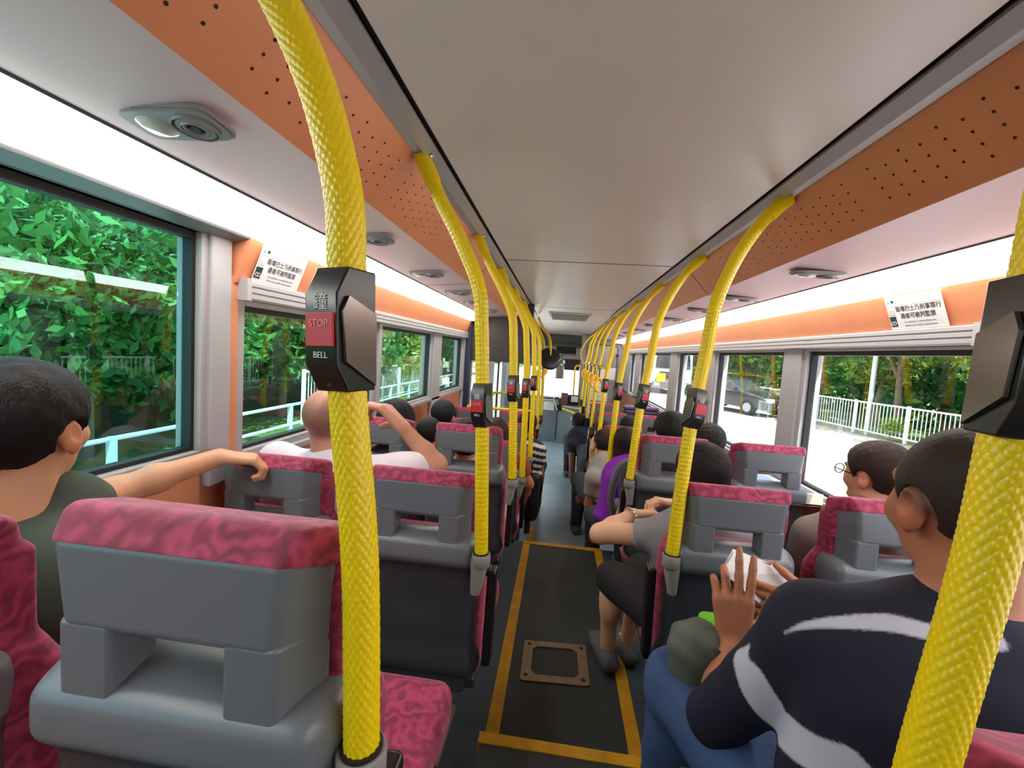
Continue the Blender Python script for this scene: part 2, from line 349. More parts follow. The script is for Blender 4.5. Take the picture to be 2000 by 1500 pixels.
def window(s, ya, yb, za, zb, gl, fr=.03):
    global wn_
    wn_ += 1; f = MB(); x0, x1 = sorted((s * 1.15, s * 1.23))
    f.box((x0, ya - .001, za), (x1, ya + fr, zb)); f.box((x0, yb - fr, za), (x1, yb + .001, zb)); f.box((x0, ya + fr, za - .02), (x1, yb - fr, za + fr * .6)); f.box((x0, ya + fr, zb - fr * .5), (x1, yb - fr, zb + .02))
    o = struct(f.build('window_%d' % wn_, GREY, bevel=.003)); g = MB(); x0, x1 = sorted((s * 1.17, s * 1.2)); k = .012; a, c, d, e = ya + fr, yb - fr, za + fr * .6, zb - fr * .5
    g.box((x0, a, d), (x1, a + k, e)); g.box((x0, c - k, d), (x1, c, e)); g.box((x0, a + k, d), (x1, c - k, d + k)); g.box((x0, a + k, e - k * 1.6), (x1, c - k, e)); g.build('gasket', RUB, o)
    h = MB(); h.box((s * 1.19 - .002, a, d), (s * 1.19 + .002, c, e)); h.build('glass', gl, o); return o
def pillar(s, ya, yb, za=.78, zb=1.56, m=GREY):
    b = MB(); x0, x1 = sorted((s * 1.135, s * 1.25)); b.box((x0, ya, za), (x1, yb, zb)); return struct(b.build('window_%d_pillar' % wn_, m, bevel=.008))
window(-1, -.95, 1.19, 1.05, 1.715, GL_L); pillar(-1, 1.18, 1.262, .95, 1.722)
window(-1, 1.29, 2.385, 1.0, 1.535, GL_L2, .045); pillar(-1, 2.375, 2.42)
window(-1, 2.42, 3.46, 1.0, 1.535, GL_L2); pillar(-1, 3.45, 3.68)
window(-1, 3.67, 4.57, 1.0, 1.535, GL_L2); pillar(-1, 4.56, 4.62)
window(1, -.95, 1.36, .82, 1.70, GL_R)
window(1, 1.445, 2.44, .82, 1.535, GL_R); pillar(1, 2.44, 2.62)
window(1, 2.61, 3.74, .82, 1.535, GL_R); pillar(1, 3.73, 3.99)
window(1, 3.98, 4.90, .82, 1.535, GL_R); pillar(1, 4.89, 5.18)
window(1, 5.17, 7.12, .82, 1.535, GL_R); pillar(1, 7.11, 7.5)
window(1, 7.49, 8.08, .82, 1.535, GL_R); pillar(1, 8.07, 8.95)
# rear wall and floor
b = MB(); b.box((-1.25, Y0 - .1, -.6), (1.25, Y0, 2.0)); struct(b.build('wall_back', mat('grey rear panel', (150, 146, 146), .6)))
FD = mat('dark antislip floor', (50, 58, 58), .55, var=.25, vscale=3, bump=.35, bscale=900); FB = mat('blue grey floor', (66, 78, 86), .5, var=.15, vscale=6, bump=.2, bscale=700)
FL = mat('pale blue floor', (150, 170, 184), .22, var=.1, vscale=5, bump=.12, bscale=500)
b = MB(); b.box((-.237, 1.36, -.1), (.237, 3.15, 0)); b.m(1); b.box((-1.2, 1.18, -.1), (-.283, 3.19, 0)); b.box((.283, 1.18, -.1), (1.2, 3.19, 0))
b.m(0); b.box((-.283, Y0, -.1), (.283, 1.36, .13)); b.m(1); b.box((-1.2, Y0, -.1), (-.283, 1.18, .13)); b.box((.283, Y0, -.1), (1.2, 1.18, .13))
b.m(2); b.box((-1.2, 3.19, -.35), (1.2, Y1, -.25)); b.m(1); b.box((-1.2, 3.17, -.35), (1.2, 3.2, -.02))
struct(b.build('floor', [FD, FB, FL]))
b = MB()
for s in (-1, 1):
    x0, x1 = sorted((s * .237, s * .288)); b.box((x0, 1.36, -.05), (x1, 3.19, .003)); b.box((x0, 3.2, -.3), (x1, 4.1, -.247))
b.box((-.29, 3.15, -.05), (.29, 3.2, .004)); b.box((-.29, 1.33, .0), (.29, 1.372, .134)); b.box((.288, 2.83, -.01), (.42, 2.87, .0035)); b.box((.288, 1.33, .0), (.44, 1.37, .02))
struct(b.build('trim_7', YEL))
# floor hatch
mh = mat('worn steel', (150, 134, 112), .42, .75, var=.12, vscale=30)
b = MB(); o = [(-.188, 1.79), (.118, 1.81), (.113, 2.075), (-.186, 2.055)]
cx, cy = -.036, 1.93
out = [(-.187, 1.80), (-.177, 1.79), (.107, 1.81), (.117, 1.82), (.113, 2.065), (.104, 2.075), (-.176, 2.057), (-.186, 2.047)]
inn = [(-.142, 1.86), (-.118, 1.835), (.05, 1.846), (.072, 1.87), (.07, 2.01), (.048, 2.035), (-.12, 2.022), (-.142, 1.998)]
vs = [(x, y, .007) for x, y in out] + [(x, y, .007) for x, y in inn] + [(x, y, 0.0) for x, y in out] + [(x, y, 0.0) for x, y in inn]
fs = []
for i in range(8): j = (i + 1) % 8; fs += [(i, j, 8 + j, 8 + i), (16 + j, 16 + i, 24 + i, 24 + j), (i, 16 + i, 16 + j, j), (8 + i, 8 + j, 24 + j, 24 + i)]
b.add(vs, fs); hat = b.build('floor_hatch_frame', mh); tag(hat, 'square worn metal hatch frame screwed to the dark aisle floor', 'hatch')
b = MB(); b.lathe([(0, .0085), (.009, .0085), (.01, .007)][::-1], seg=14)
for x, y in ((-.163, 1.825), (.09, 1.84), (.09, 2.05), (-.16, 2.032)):
    sc = b.build('screw_hole', DARK, hat); sc.location = (x, y, 0)
# ceiling hatch at the front
b = MB(); b.box((-.30, 5.35, zc(5.4) - .012), (.23, 6.75, zc(5.4) + .02)); oh = b.build('ceiling_vent', mat('pale vent frame', (190, 188, 184), .5), bevel=.008); tag(oh, 'rectangular grey return air vent in the ceiling above the front aisle', 'vent')
b = MB()
for i in range(26): y = 5.42 + i * .05; b.box((-.27, y, zc(5.4) - .017), (.20, y + .03, zc(5.4) - .011))
b.build('grille', mat('vent mesh grey', (120, 120, 116), .6), oh)
# ================================================================ air vents under the coves
VG = mat('grey vent plastic', (132, 130, 134), .45); VD = mat('dark vent hollow', (34, 28, 26), .6); VL = mat('frosted reading lamp', (170, 166, 160), .25)
b = MB(); pr = []
for j in range(24):
    a = 2 * math.pi * j / 24; c_, s_ = math.cos(a), math.sin(a); pr.append((math.copysign(abs(c_) ** .35, c_) * .047, math.copysign(abs(s_) ** .35, s_) * .085))
b.prism([(x, y) for x, y in pr], -.007, .0, 'z'); b.prism([(x * .9, y * .94) for x, y in pr], -.012, -.006, 'z'); v0 = b.build('air_vent', VG, smooth=True, angle=30)
b = MB(); b.lathe([(.034, -.019), (.034, -.011), (.030, -.011), (.0295, -.017), (.022, -.017), (.021, -.0195), (.021, -.0125), (.0195, -.0125), (.0195, -.018), (.016, -.018), (.016, -.0125)][::-1], (0, .036, 0), 28, None, False); b.build('vent_ring', VG, v0, smooth=True)
b = MB(); b.lathe([(0, -.013), (.030, -.013)][::-1], (0, .036, 0), 24); b.lathe([(0, -.0165), (.008, -.0165), (.010, -.0125)], (0, .036, 0), 14); b.build('vent_hollow', VD, v0)
b = MB(); b.lathe([(0, -.020), (.02, -.0185), (.031, -.012)], (0, -.037, 0), 28); b.build('lamp_lens', VL, v0, smooth=True)
vl = []
def cove(x): t = (x - .66) / .27; return 1.795 + t * (1.772 - 1.795)
for s, ys_, nm in ((-1, (.715, 1.47, 2.117, 2.777, 3.3, 3.95), 'left'), (1, (.2, 1.735, 2.445, 3.067, 3.82, 4.62, 5.4, 6.2, 7.0), 'right')):
    for i, y in enumerate(ys_):
        o = v0 if (s < 0 and i == 0) else copy_tree(v0)
        o.location = (s * .80, y, cove(.80) - .0005); o.rotation_euler = (0, s * .085, -math.pi / 2)
        w_ = ['nearest', 'second', 'third', 'fourth', 'fifth', 'sixth', 'seventh', 'eighth', 'ninth'][i]
        if s > 0 and i == 0: w_ = 'overhead, nearest'
        if s > 0 and i > 0: w_ = ['', 'largest visible', 'second', 'third', 'fourth', 'fifth', 'sixth', 'seventh', 'farthest'][i]
        tag(o, 'grey oval twin air vent on the %s cove panel, %s along from the rear' % (nm, w_), 'vent', 'twin air vents under the coves')

# ================================================================ poles
KN = knurl_mat(); SOCK = mat('warm grey socket plastic', (142, 140, 132), .45); SIDE = mat('silvery bell side plate', (120, 114, 110), .22, .75); CHR = mat('chrome', (220, 220, 222), .12, 1)
BW = mat('pale bell lettering', (205, 205, 210), .5); BR = mat('faint red bell lettering', (235, 150, 155), .5)
def bell_parts(parent, P, ax, nrm, full=True):
    """stop bell housing clamped round a pole at P; nrm = way the button faces"""
    z = Vector(ax).normalized(); n = Vector(nrm); n = (n - z * n.dot(z)).normalized(); u = z.cross(n).normalized()      # u: reading direction
    L = .060; T = lambda a, b_, c: Vector(P) + u * a + n * b_ + z * c
    b = MB(); pr = [(-L, .0195), (-L * .93, .021), (-L * .55, .034), (L * .55, .034), (L * .93, .021), (L, .0195)]
    for sx_ in (-.0225, .0225):
        pass
    vs = [];  fs = []
    prof = [(-.021, -.02), (-.021, None), (.021, None), (.021, -.02)]
    for (c, f_) in pr:
        vs += [T(-.0215, -.019, c), T(-.0195, f_, c), T(.0195, f_, c), T(.0215, -.019, c)]
    k = len(pr)
    for i in range(k - 1):
        for j in range(4): fs.append((4 * i + j, 4 * i + (j + 1) % 4, 4 * i + 4 + (j + 1) % 4, 4 * i + 4 + j))
    fs += [(3, 2, 1, 0), tuple(4 * (k - 1) + j for j in range(4))]
    b.add(vs, [f[::-1] for f in fs]); bell = b.build('bell_push', BLACKP, parent, bevel=.002)
    b = MB(); b.hexa([T(-.0165, .032, -.0165), T(.0165, .032, -.0165), T(.0165, .0365, -.0165), T(-.0165, .0365, -.0165), T(-.0165, .032, .0155), T(.0165, .032, .0155), T(.0165, .0365, .0155), T(-.0165, .0365, .0155)])
    b.build('button', RED, bell, bevel=.001)
    sd = 1 if u.x > 0 else -1; sgn = 1 if Vector(P).x < 0 else -1          # plate faces the aisle
    a0 = .0215 * sgn * (1 if u.x > 0 else -1); a1 = a0 * 1.05
    b = MB(); q = [(-.017, -.055), (.026, -.030), (.030, .018), (.022, .032), (-.017, .018)]
    vs = [T(a0 * .95, y, c) for y, c in q] + [T(a0 * 1.10, y, c) for y, c in q]; n5 = 5
    b.add(vs, [tuple(range(5))[::-1], tuple(range(5, 10))] + [(i, (i + 1) % 5, 5 + (i + 1) % 5, 5 + i) for i in range(5)]); b.build('side_plate', SIDE, bell)
    lettering('lettering', '鐘', .017, BW, bell, T(0, .0345, .0245), u, z)
    lettering('lettering', 'BELL', .0085, BW, bell, T(0, .0345, -.0245), u, z)
    lettering('lettering', 'STOP', .0095, BR, bell, T(0, .0369, .005), u, z)
    if full:
        for c in (-.053, .051): bb = MB(); bb.lathe([(0, .0235), (.002, .0235), (.003, .022)][::-1], seg=10, R=Matrix((u, z, n)).transposed(), c=Vector(P) + z * c - u * 0); bb.build('screw', DARK, bell)
def pole(label, pts, bz=1.27, fine=0, socket=True, sleeve=True, bell=True, bn=None, R=.019, step=None, name='grab_pole', group='yellow seat-mounted grab poles'):
    sp = smooth_path(pts, 10); path = even_path(sp, step or (.0016 if fine else .03)); base = path[0]
    root = empty(name, base, label, 'pole', group); off = -Vector(base)
    disp = None
    if fine:
        def disp(u, v, N=16, c=.0125):
            a = math.sin(math.pi * (N * u + v / c)) * math.sin(math.pi * (N * u - v / c)); return -.0013 * (1 - abs(a)) ** 1.5
    b = MB(); b.tube([p + off for p in path], R, 112 if fine else 18, disp=disp, uv=not fine); b.build('tube', YPIPE if fine else KN, root, smooth=True, angle=80)
    if sleeve:
        top = path[-1]; k = [p for p in sp if (p - top).length < .085]
        b = MB(); b.tube([p + off for p in even_path(k, .01)], R + .0028, 24); b.build('top_sleeve', YPIPE, root, smooth=True, angle=50)
        b = MB(); b.box((-.035, -.012, 1.0), (.035, .012, 1.004)); br = b.build('bracket', ALU, root); br.location = (top.x - base.x, top.y - base.y, top.z - base.z - 1.0 + .002)
        for dx in (-.027, .027): b = MB(); b.lathe([(0, -.004), (.005, -.003), (.006, 0)], seg=12); s_ = b.build('bolt', CHR, root, smooth=True); s_.location = (top.x - base.x + dx, top.y - base.y, top.z - base.z + .001)
    if socket:
        up = (path[3] - path[0]).normalized() if not fine else (path[60] - path[0]).normalized(); o_ = Vector((0, 0, 0))
        b = MB(); b.tube([up * -.040, up * -.034, up * -.012, up * -.001, up * .001], [.018, .0255, .0265, .0265, .0255], 24); sx_ = -1 if base.x < 0 else 1
        b.tube([Vector((sx_ * .004, .004, -.02)), Vector((sx_ * .006, .004, -.06)), Vector((sx_ * .012, .006, -.12))], [.026, .0215, .014], 20); b.build('socket', SOCK, root, smooth=True, angle=60)
        b = MB(); b.tube([up * .0005, up * .005], R + .0035, 24); b.build('rubber_ring', RUB, root, smooth=True)
    if bell:
        i = min(range(len(path)), key=lambda q: abs(path[q].z - bz) if path[q].z < 1.75 else 9); i = min(max(i, 1), len(path) - 2); d = (path[i + 1] - path[i - 1]).normalized()
        nv = bn or ((-.25, -.97, 0) if base.x < 0 else (.25, -.97, 0)); bell_parts(root, path[i] + off, d, nv, fine or i < 40)
    return root
def lpath(y, zb, yb=None, dx=0):
    yb = y if yb is None else yb
    P = [(-.292, zb), (-.311, 1.214), (-.329, 1.48), (-.344, 1.588), (-.40, 1.708), (-.462, 1.813), (-.502, 1.893), (-.522, 1.926)]
    if zb < .7: P[0] = (-.30, zb)
    return [(x + dx, yb + (y - yb) * max(0, (z - zb) / (1.93 - zb)), z) for x, z in P]
def rpath(y, zb, yb=None):
    yb = y if yb is None else yb
    P = [(.262, zb), (.289, 1.204), (.323, 1.468), (.341, 1.604), (.39, 1.739), (.45, 1.843), (.504, 1.905), (.53, 1.928)]
    return [(x, yb + (y - yb) * max(0, (z - zb) / (1.93 - zb)), z) for x, z in P]
pole('thick yellow textured grab pole in the near left foreground with a stop bell', [(-.292, .42, .985), (-.302, .42, 1.19), (-.323, .42, 1.371), (-.329, .42, 1.50), (-.334, .42, 1.56), (-.352, .42, 1.628), (-.377, .42, 1.69), (-.415, .415, 1.76), (-.462, .40, 1.83), (-.522, .39, 1.926)], 1.43, fine=1)
ordn = ['second', 'third', 'fourth', 'fifth', 'sixth', 'seventh', 'eighth']
for i, (y, zb, bz, yb) in enumerate([(1.173, .85, 1.275, 1.17), (1.966, .835, 1.255, 1.96), (2.707, .63, 1.21, 2.70), (3.5, .58, 1.18, 3.45), (4.337, .58, .613, 4.3), (5.326, .58, .62, 5.3)]):
    pole('yellow grab pole, %s from the camera on the left of the aisle' % ordn[i], lpath(y, zb, yb), bz, step=.012 if i < 2 else .03)
pole('yellow grab pole in the near right foreground, cut by the right picture edge', [(.202, .37, 1.0), (.211, .37, 1.112), (.229, .37, 1.27), (.236, .37, 1.374), (.241, .37, 1.50), (.262, .38, 1.62), (.33, .39, 1.74), (.43, .40, 1.86), (.50, .41, 1.925)], 1.44, fine=1, bn=(-.25, -.97, 0))
for i, (y, zb, bz, yb) in enumerate([(1.417, .845, 1.285, 1.31), (2.197, .84, 1.245, 2.12), (3.033, .60, 1.20, 2.95), (3.902, .58, 1.17, 3.8), (4.768, .58, .60, 4.7), (5.575, .50, .60, 5.5), (6.421, .45, .64, 6.4), (7.184, .45, .65, 7.1)]):
    pole('yellow grab pole, %s from the camera on the right of the aisle' % (ordn + ['ninth'])[i], rpath(y, zb, yb), bz, step=.012 if i < 2 else .03, R=.019 if i < 4 else .017, bn=(.3, .95, 0) if i > 4 else None)

# ================================================================ seats
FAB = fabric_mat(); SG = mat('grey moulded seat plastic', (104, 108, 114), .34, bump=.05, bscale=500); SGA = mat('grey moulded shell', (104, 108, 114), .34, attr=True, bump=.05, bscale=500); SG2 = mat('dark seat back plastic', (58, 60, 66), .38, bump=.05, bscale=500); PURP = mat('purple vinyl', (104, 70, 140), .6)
def seat_mesh():
    root = empty('bus_seat')
    # shell behind the lumbar part
    body = union([rbox((0, .062, .66), (.188, .036, .21), .03), rbox((0, .042, .838), (.168, .044, .030), .016), cone((-.165, .075, .48), (.165, .075, .48), .035)], .06)
    rec = ell((0, -.050, .68), (.160, .082, .120))
    f = lambda p: smax(body(p), -rec(p), .015)
    sh = solid('seat_shell', f, (-.22, -.05, .40), (.22, .14, .92), .0065, SGA, root, lambda P: np.where((P[:, 2] < .795)[:, None], np.array(srgb((60, 62, 67))), np.array(srgb((108, 112, 118)))))  # darker below the ledge: shade painted into the colour, plus a darker lower panel
    b = MB(); b.box((-.17, .03, .40), (.17, .05, .60)); b.build('lower_back_panel', SG2, root, bevel=.01)
    b = MB()
    rear = [(-.126, 0, .940), (.126, 0, .940), (.140, 0, 1.040), (-.140, 0, 1.040)]
    fr = [(-.166, .062, .925), (.166, .062, .925), (.168, .062, 1.050), (-.168, .062, 1.050)]
    b.hexa([rear[0], rear[1], fr[1], fr[0], rear[3], rear[2], fr[2], fr[3]])
    b.build('headrest_shell', SG, root, bevel=.012, bseg=4)
    for s in (-1, 1):
        b = MB(); x0, x1 = sorted((s * .068, s * .132)); b.hexa([(x0, .001, .826), (x1, .001, .826), (x1 + (.03 if s > 0 else 0), .06, .826), (x0 - (.03 if s < 0 else 0), .06, .826), (x0, .001, .95), (x1, .001, .95), (x1 + (.03 if s > 0 else 0), .06, .95), (x0 - (.03 if s < 0 else 0), .06, .95)])
        b.build('headrest_stub', SG, root, bevel=.007, bseg=3)
    def wedge(p):
        q = p.copy(); x = np.abs(q[:, 0]); y = q[:, 1]; z = q[:, 2]
        d = np.maximum.reduce([(x - .172) * .97 + (z - 1.03) * .25 * (z > 1.03), -(y - .010) * .60 + (z - 1.022) * .80, (z - 1.079) * .99 + (y - .07) * .2, y - .135, .925 - z, .045 - y - (z > 1.022) * .045]); return d - .0
    lo = union([rbox((0, .105, .64), (.19, .038, .235), .03), cone((-.16, .125, .50), (-.16, .125, .80), .04), cone((.16, .125, .50), (.16, .125, .80), .04)], .03)
    bars = union([rbox((-.152, .095, .90), (.020, .036, .10), .012), rbox((.152, .095, .90), (.020, .036, .10), .012)], .001)
    def hr(p):
        x = np.abs(p[:, 0]); y = p[:, 1]; z = p[:, 2]
        a = x - .172 + np.maximum(z - 1.045, 0) * .5; b_ = -(y + .002) * .80 + (z - 1.034) * .60; c = (z - 1.068) + (y - .03) * .3; d_ = y - .12; e = .93 - z; g = .055 - y - np.maximum(z - 1.015, 0) * 3
        r = smax(a, b_, .016); r = smax(r, c, .016); r = smax(r, d_, .03); return smax(smax(smax(r, x - (.142 + np.maximum(y - .0, 0) * .50), .010), e, .02), g, .008)
    up = union([hr, lo, bars], .015); solid('back_upholstery', up, (-.24, -.02, .36), (.24, .2, 1.10), .005, FAB, root)
    solid('seat_cushion', union([rbox((0, .34, .435), (.20, .235, .048), .03), rbox((0, .50, .43), (.195, .07, .05), .035)], .03), (-.23, .08, .36), (.23, .62, .52), .009, FAB, root)
    b = MB(); b.box((-.19, .10, .36), (.19, .54, .395)); b.build('seat_pan', SG2, root, bevel=.008)
    b = MB(); b.prism([(.12, .37), (.46, .37), (.36, .02), (.20, .02)], -.05, .05, 'x'); b.box((-.07, .16, 0), (.07, .42, .025)); b.build('pedestal', mat('beige seat leg paint', (118, 112, 98), .5), root, bevel=.006)
    return root
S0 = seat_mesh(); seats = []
def arm(root, s):
    b = MB(); b.hexa([(s * .235 - .014, .02, .50), (s * .235 + .014, .02, .50), (s * .235 + .014, .07, .50), (s * .235 - .014, .07, .50), (s * .235 - .014, .04, .78), (s * .235 + .014, .04, .78), (s * .235 + .014, .09, .78), (s * .235 - .014, .09, .78)])
    b.build('armrest', BLACKP, root, bevel=.008)
first = [True]
def seat(x, y, z, label, aisle=0, rz=0):
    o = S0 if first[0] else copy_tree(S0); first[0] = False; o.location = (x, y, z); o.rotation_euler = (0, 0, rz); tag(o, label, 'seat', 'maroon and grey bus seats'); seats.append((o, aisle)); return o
seat(-.494, .385, .158, 'maroon and grey bus seat filling the near left foreground, behind the nearest pole', 1).scale = (.94, 1, 1)
seat(-.962, .375, .12, 'maroon bus seat at the far left picture edge behind the green-shirted boy')
seat(.49, .40, .0, 'maroon bus seat under the man in the navy polo shirt, lower right', -1)
seat(.93, .36, .0, 'maroon bus seat at the right picture edge behind the nearest right pole')
seat(-.485, 1.17, 0, 'bus seat in the second row left of the aisle, beside the pole', 1)
seat(-.955, 1.17, 0, 'window side bus seat the green-shirted boy rests his hand on')
seat(.440, 1.30, 0, 'bus seat in front of the folded paper, behind the woman in grey', -1)
seat(.885, 1.30, 0, 'window side bus seat beside the navy-shirted man\'s face, under the man with glasses')
seat(-.520, 1.96, 0, 'bus seat in the third row left of the aisle, under a dark-haired passenger', 1)
seat(-.955, 1.96, 0, 'window side bus seat in the third row left, under the black-haired woman')
seat(.465, 2.10, 0, 'bus seat in the third row right of the aisle, beyond the woman in grey', -1)
seat(.900, 2.10, 0, 'empty window side bus seat in the third row right, sunlit road behind it')
k = 0
for y, n in ((2.72, 'fourth'), (3.47, 'fifth'), (4.15, 'sixth')):
    seat(-.51, y, -.22, 'bus seat in the %s row left of the aisle' % n, 1); seat(-.955, y, -.22, 'window side bus seat in the %s row left' % n)
for y, n in ((2.95, 'fourth'), (3.75, 'fifth'), (4.65, 'sixth'), (5.5, 'seventh')):
    seat(.47, y, -.22, 'bus seat in the %s row right of the aisle' % n, -1); seat(.91, y, -.22, 'window side bus seat in the %s row right' % n)
for o, s in seats:
    if s: arm(o, s)
# ================================================================ front of the bus
PARP = mat('grey blue partition', (104, 116, 122), .45, var=.05, vscale=4); CABG = mat('grey cab bulkhead', (142, 140, 142), .45); HDR = mat('dark grey header', (78, 82, 82), .5)
b = MB(); b.box((-1.14, 4.66, 1.30), (-.43, 4.74, 1.80)); b.box((-.60, 4.66, 1.8), (-.43, 4.74, 1.95)); struct(b.build('wall_door_header', BULK, bevel=.006))
b = MB(); b.box((-1.17, 4.62, -.25), (-1.08, 4.72, 1.80)); struct(b.build('trim_8', NAVYP, bevel=.006))
b = MB(); b.box((-1.25, 4.7, -.6), (-1.17, 5.0, 2.0)); b.box((-1.25, 6.6, -.6), (-1.17, 7.0, 2.0)); b.box((-1.25, 8.6, -.6), (-1.17, Y1, 2.0)); b.box((-1.25, 4.7, 1.6), (-1.17, Y1, 2.0)); struct(b.build('wall_left_front', CABG))
b = MB(); b.box((-1.22, 5.0, -.2), (-1.215, 6.6, 1.6)); b.box((-1.22, 7.0, -.2), (-1.215, 8.6, 1.6)); dg = struct(b.build('door_1', GL_C))
b = MB(); b.box((-1.23, 5.78, -.25), (-1.2, 5.82, 1.6)); b.box((-1.23, 7.78, -.25), (-1.2, 7.82, 1.6)); b.build('door_frame', RUB, dg)
# glass draught screen with yellow rails behind the door
scr = empty('draught_screen', (-.75, 4.70, -.25), 'clear glass screen with grey edge standing under the dark door header', 'screen')
b = MB(); b.box((-.33, -.004, .75), (.30, .004, 1.52)); b.build('glass', GL_C, scr); b = MB(); b.box((-.33, -.012, .72), (.32, .012, .75)); b.box((.30, -.012, 0), (.325, .012, 1.55)); b.box((-.34, -.012, 0), (-.32, .012, 1.55)); b.build('frame', GREY, scr)
b = MB(); b.box((-.33, -.01, 0), (.30, .01, .72)); b.build('lower_panel', PARP, scr)
b = MB(); b.tube([(-1.08, 4.60, .80), (-.36, 4.60, .80)], .016, 12); b.tube(smooth_path([(-.86, 4.85, .5), (-.86, 4.85, .86), (-.84, 4.85, .93), (-.78, 4.85, .95), (-.45, 4.85, .95)], 5), .014, 12)
tag(b.build('handrail', YPIPE, smooth=True), 'yellow horizontal handrail by the glass screen behind the door', 'handrail')
# right cab bulkhead
b = MB(); b.box((.31, 9.0, -.25), (1.2, 9.06, 2.0)); b.box((.29, 8.93, -.25), (.37, 9.02, 1.95)); struct(b.build('wall_cab', CABG, bevel=.006))
cdn = MB(); cdn.box((.42, 8.975, -.2), (1.06, 9.0, 1.66)); dr = struct(cdn.build('door_2', mat('cab door laminate', (150, 142, 140), .4), bevel=.01))
b = MB(); b.tube(smooth_path([(.46, 8.95, 1.60), (.48, 8.95, 1.66), (.55, 8.95, 1.68), (.95, 8.95, 1.66), (1.01, 8.95, 1.62), (1.02, 8.95, 1.5), (1.0, 8.95, .4)], 4), .006, 8); b.build('door_seal', BLACKP, dr)
for z in (1.48, .82): b = MB(); b.lathe([(0, -.01), (.028, -.008), (.03, .01)], (1.01, 8.95, z), 14, Matrix.Rotation(math.pi / 2, 3, 'X')); b.build('door_latch', BLACKP, dr)
def notice(label, o, x, z, wd, hh, m=None, cat='notice', name='notice', lines=0, tcol=None, group=None):
    b = MB(); b.box((-wd / 2, -.003, -hh / 2), (wd / 2, 0, hh / 2)); r = b.build(name, m or WHITE); r.location = (x, o, z); tag(r, label, cat, group)
    if lines:
        b = MB()
        for i in range(lines): zz = hh / 2 - hh * (i + .8) / (lines + .6); b.box((-wd * .4, -.005, zz - .006), (wd * (.4 - .12 * (i % 3)), -.003, zz + .004))
        b.build('printing', tcol or LINK, r)
    return r
RB = mat('dark red bar', (150, 30, 36), .5)
notice('blank white notice sheet high on the grey cab door', 8.97, .80, 1.10, .44, .24)
n1 = notice('white timetable with red bars on the cab door', 8.97, .68, .72, .40, .50, lines=5); 
for z in (.24, -.2): b = MB(); b.box((-.20, -.006, z - .008), (.20, -.003, z + .008)); b.build('red_bar', RB, n1)
notice('small white notice low on the cab door', 8.97, .66, .34, .26, .17, lines=3)
# low partition beside the fare machine
b = MB(); b.box((-.55, 8.28, -.25), (-.10, 8.33, .53)); b.prism([(-.10, 8.28), (.10, 8.16), (.38, 7.95), (.42, 8.0), (.12, 8.24), (-.09, 8.33)], -.25, .44, 'z'); pt = struct(b.build('wall_partition', PARP, bevel=.006))
b = MB(); b.box((-.115, 8.268, -.2), (-.09, 8.285, .56)); b.build('edge_strip', mat('dark blue seam', (46, 60, 72), .5), pt)
b = MB(); b.box((-.56, 8.26, .53), (-.12, 8.34, .56)); b.prism([(-.02, 8.20), (.38, 7.92), (.42, 8.0), (.0, 8.28)], .44, .47, 'z'); b.build('top_rail', GREY, pt, bevel=.004)
notice('sheet of paper taped to the front partition', 8.265, -.27, .44, .20, .16, lines=5)
r_ = notice('small white label on the grey front partition', 8.02, .22, .26, .16, .06, lines=2); r_.rotation_euler = (0, 0, -.63); r_.location.y = 8.035
b = MB(); b.tube(smooth_path([(-.02, 8.10, .42), (.02, 8.08, .42), (.22, 7.95, .37), (.30, 7.85, .30), (.40, 7.75, .24)], 5), .018, 12); tag(b.build('handrail', YPIPE, smooth=True), 'short yellow grab rail sloping across the front partition', 'handrail')
# fare equipment
cr = empty('card_reader', (-.11, 8.22, .50), 'slanted black card reader with grey screen at the front partition', 'card reader'); Rm = Matrix.Rotation(-.35, 3, 'Y') 
b = MB(); b.box((-.05, -.03, -.14), (.05, .03, .12), Rm); b.build('housing', BLACKP, cr, bevel=.01); b = MB(); b.box((-.035, -.036, -.02), (.03, -.03, .09), Rm); b.build('screen', mat('grey green display', (120, 135, 125), .3), cr); b = MB(); b.box((-.05, -.034, -.12), (-.035, -.028, .12), Rm); b.build('trim', WHITE, cr)
tm = empty('ticket_machine', (.02, 8.45, .47), 'maroon box-shaped fare box on the front partition', 'fare box'); b = MB(); b.box((-.07, -.06, 0), (.06, .06, .22)); b.build('housing', mat('maroon box', (120, 70, 80), .5), tm, bevel=.008); b = MB(); b.box((.06, -.06, 0), (.10, .06, .19)); b.build('side', BLACKP, tm, bevel=.006)
dm = empty('driver_display', (.20, 8.4, .47), 'square grey driver display standing on the front partition', 'display'); b = MB(); b.box((-.09, -.05, 0), (.09, .05, .20)); b.build('housing', BLACKP, dm, bevel=.008); b = MB(); b.box((-.06, -.056, .07), (.07, -.05, .18)); b.build('screen', mat('pale display', (190, 205, 195), .3), dm)
st = empty('steering_wheel', (.55, 9.6, .45), 'dark steering wheel edge beyond the cab bulkhead', 'steering wheel'); b = MB(); b.tube([(.22 * math.cos(a), .22 * math.sin(a) * .7, .22 * math.sin(a) * .7) for a in [i * 2 * math.pi / 24 for i in range(25)]], .014, 10, cap=False); b.build('rim', BLACKP, st, smooth=True); b = MB(); b.box((-.2, -.02, -.02), (.2, .02, .02)); b.tube([(0, 0, 0), (0, .15, -.4)], .03, 10); b.build('spokes', BLACKP, st)
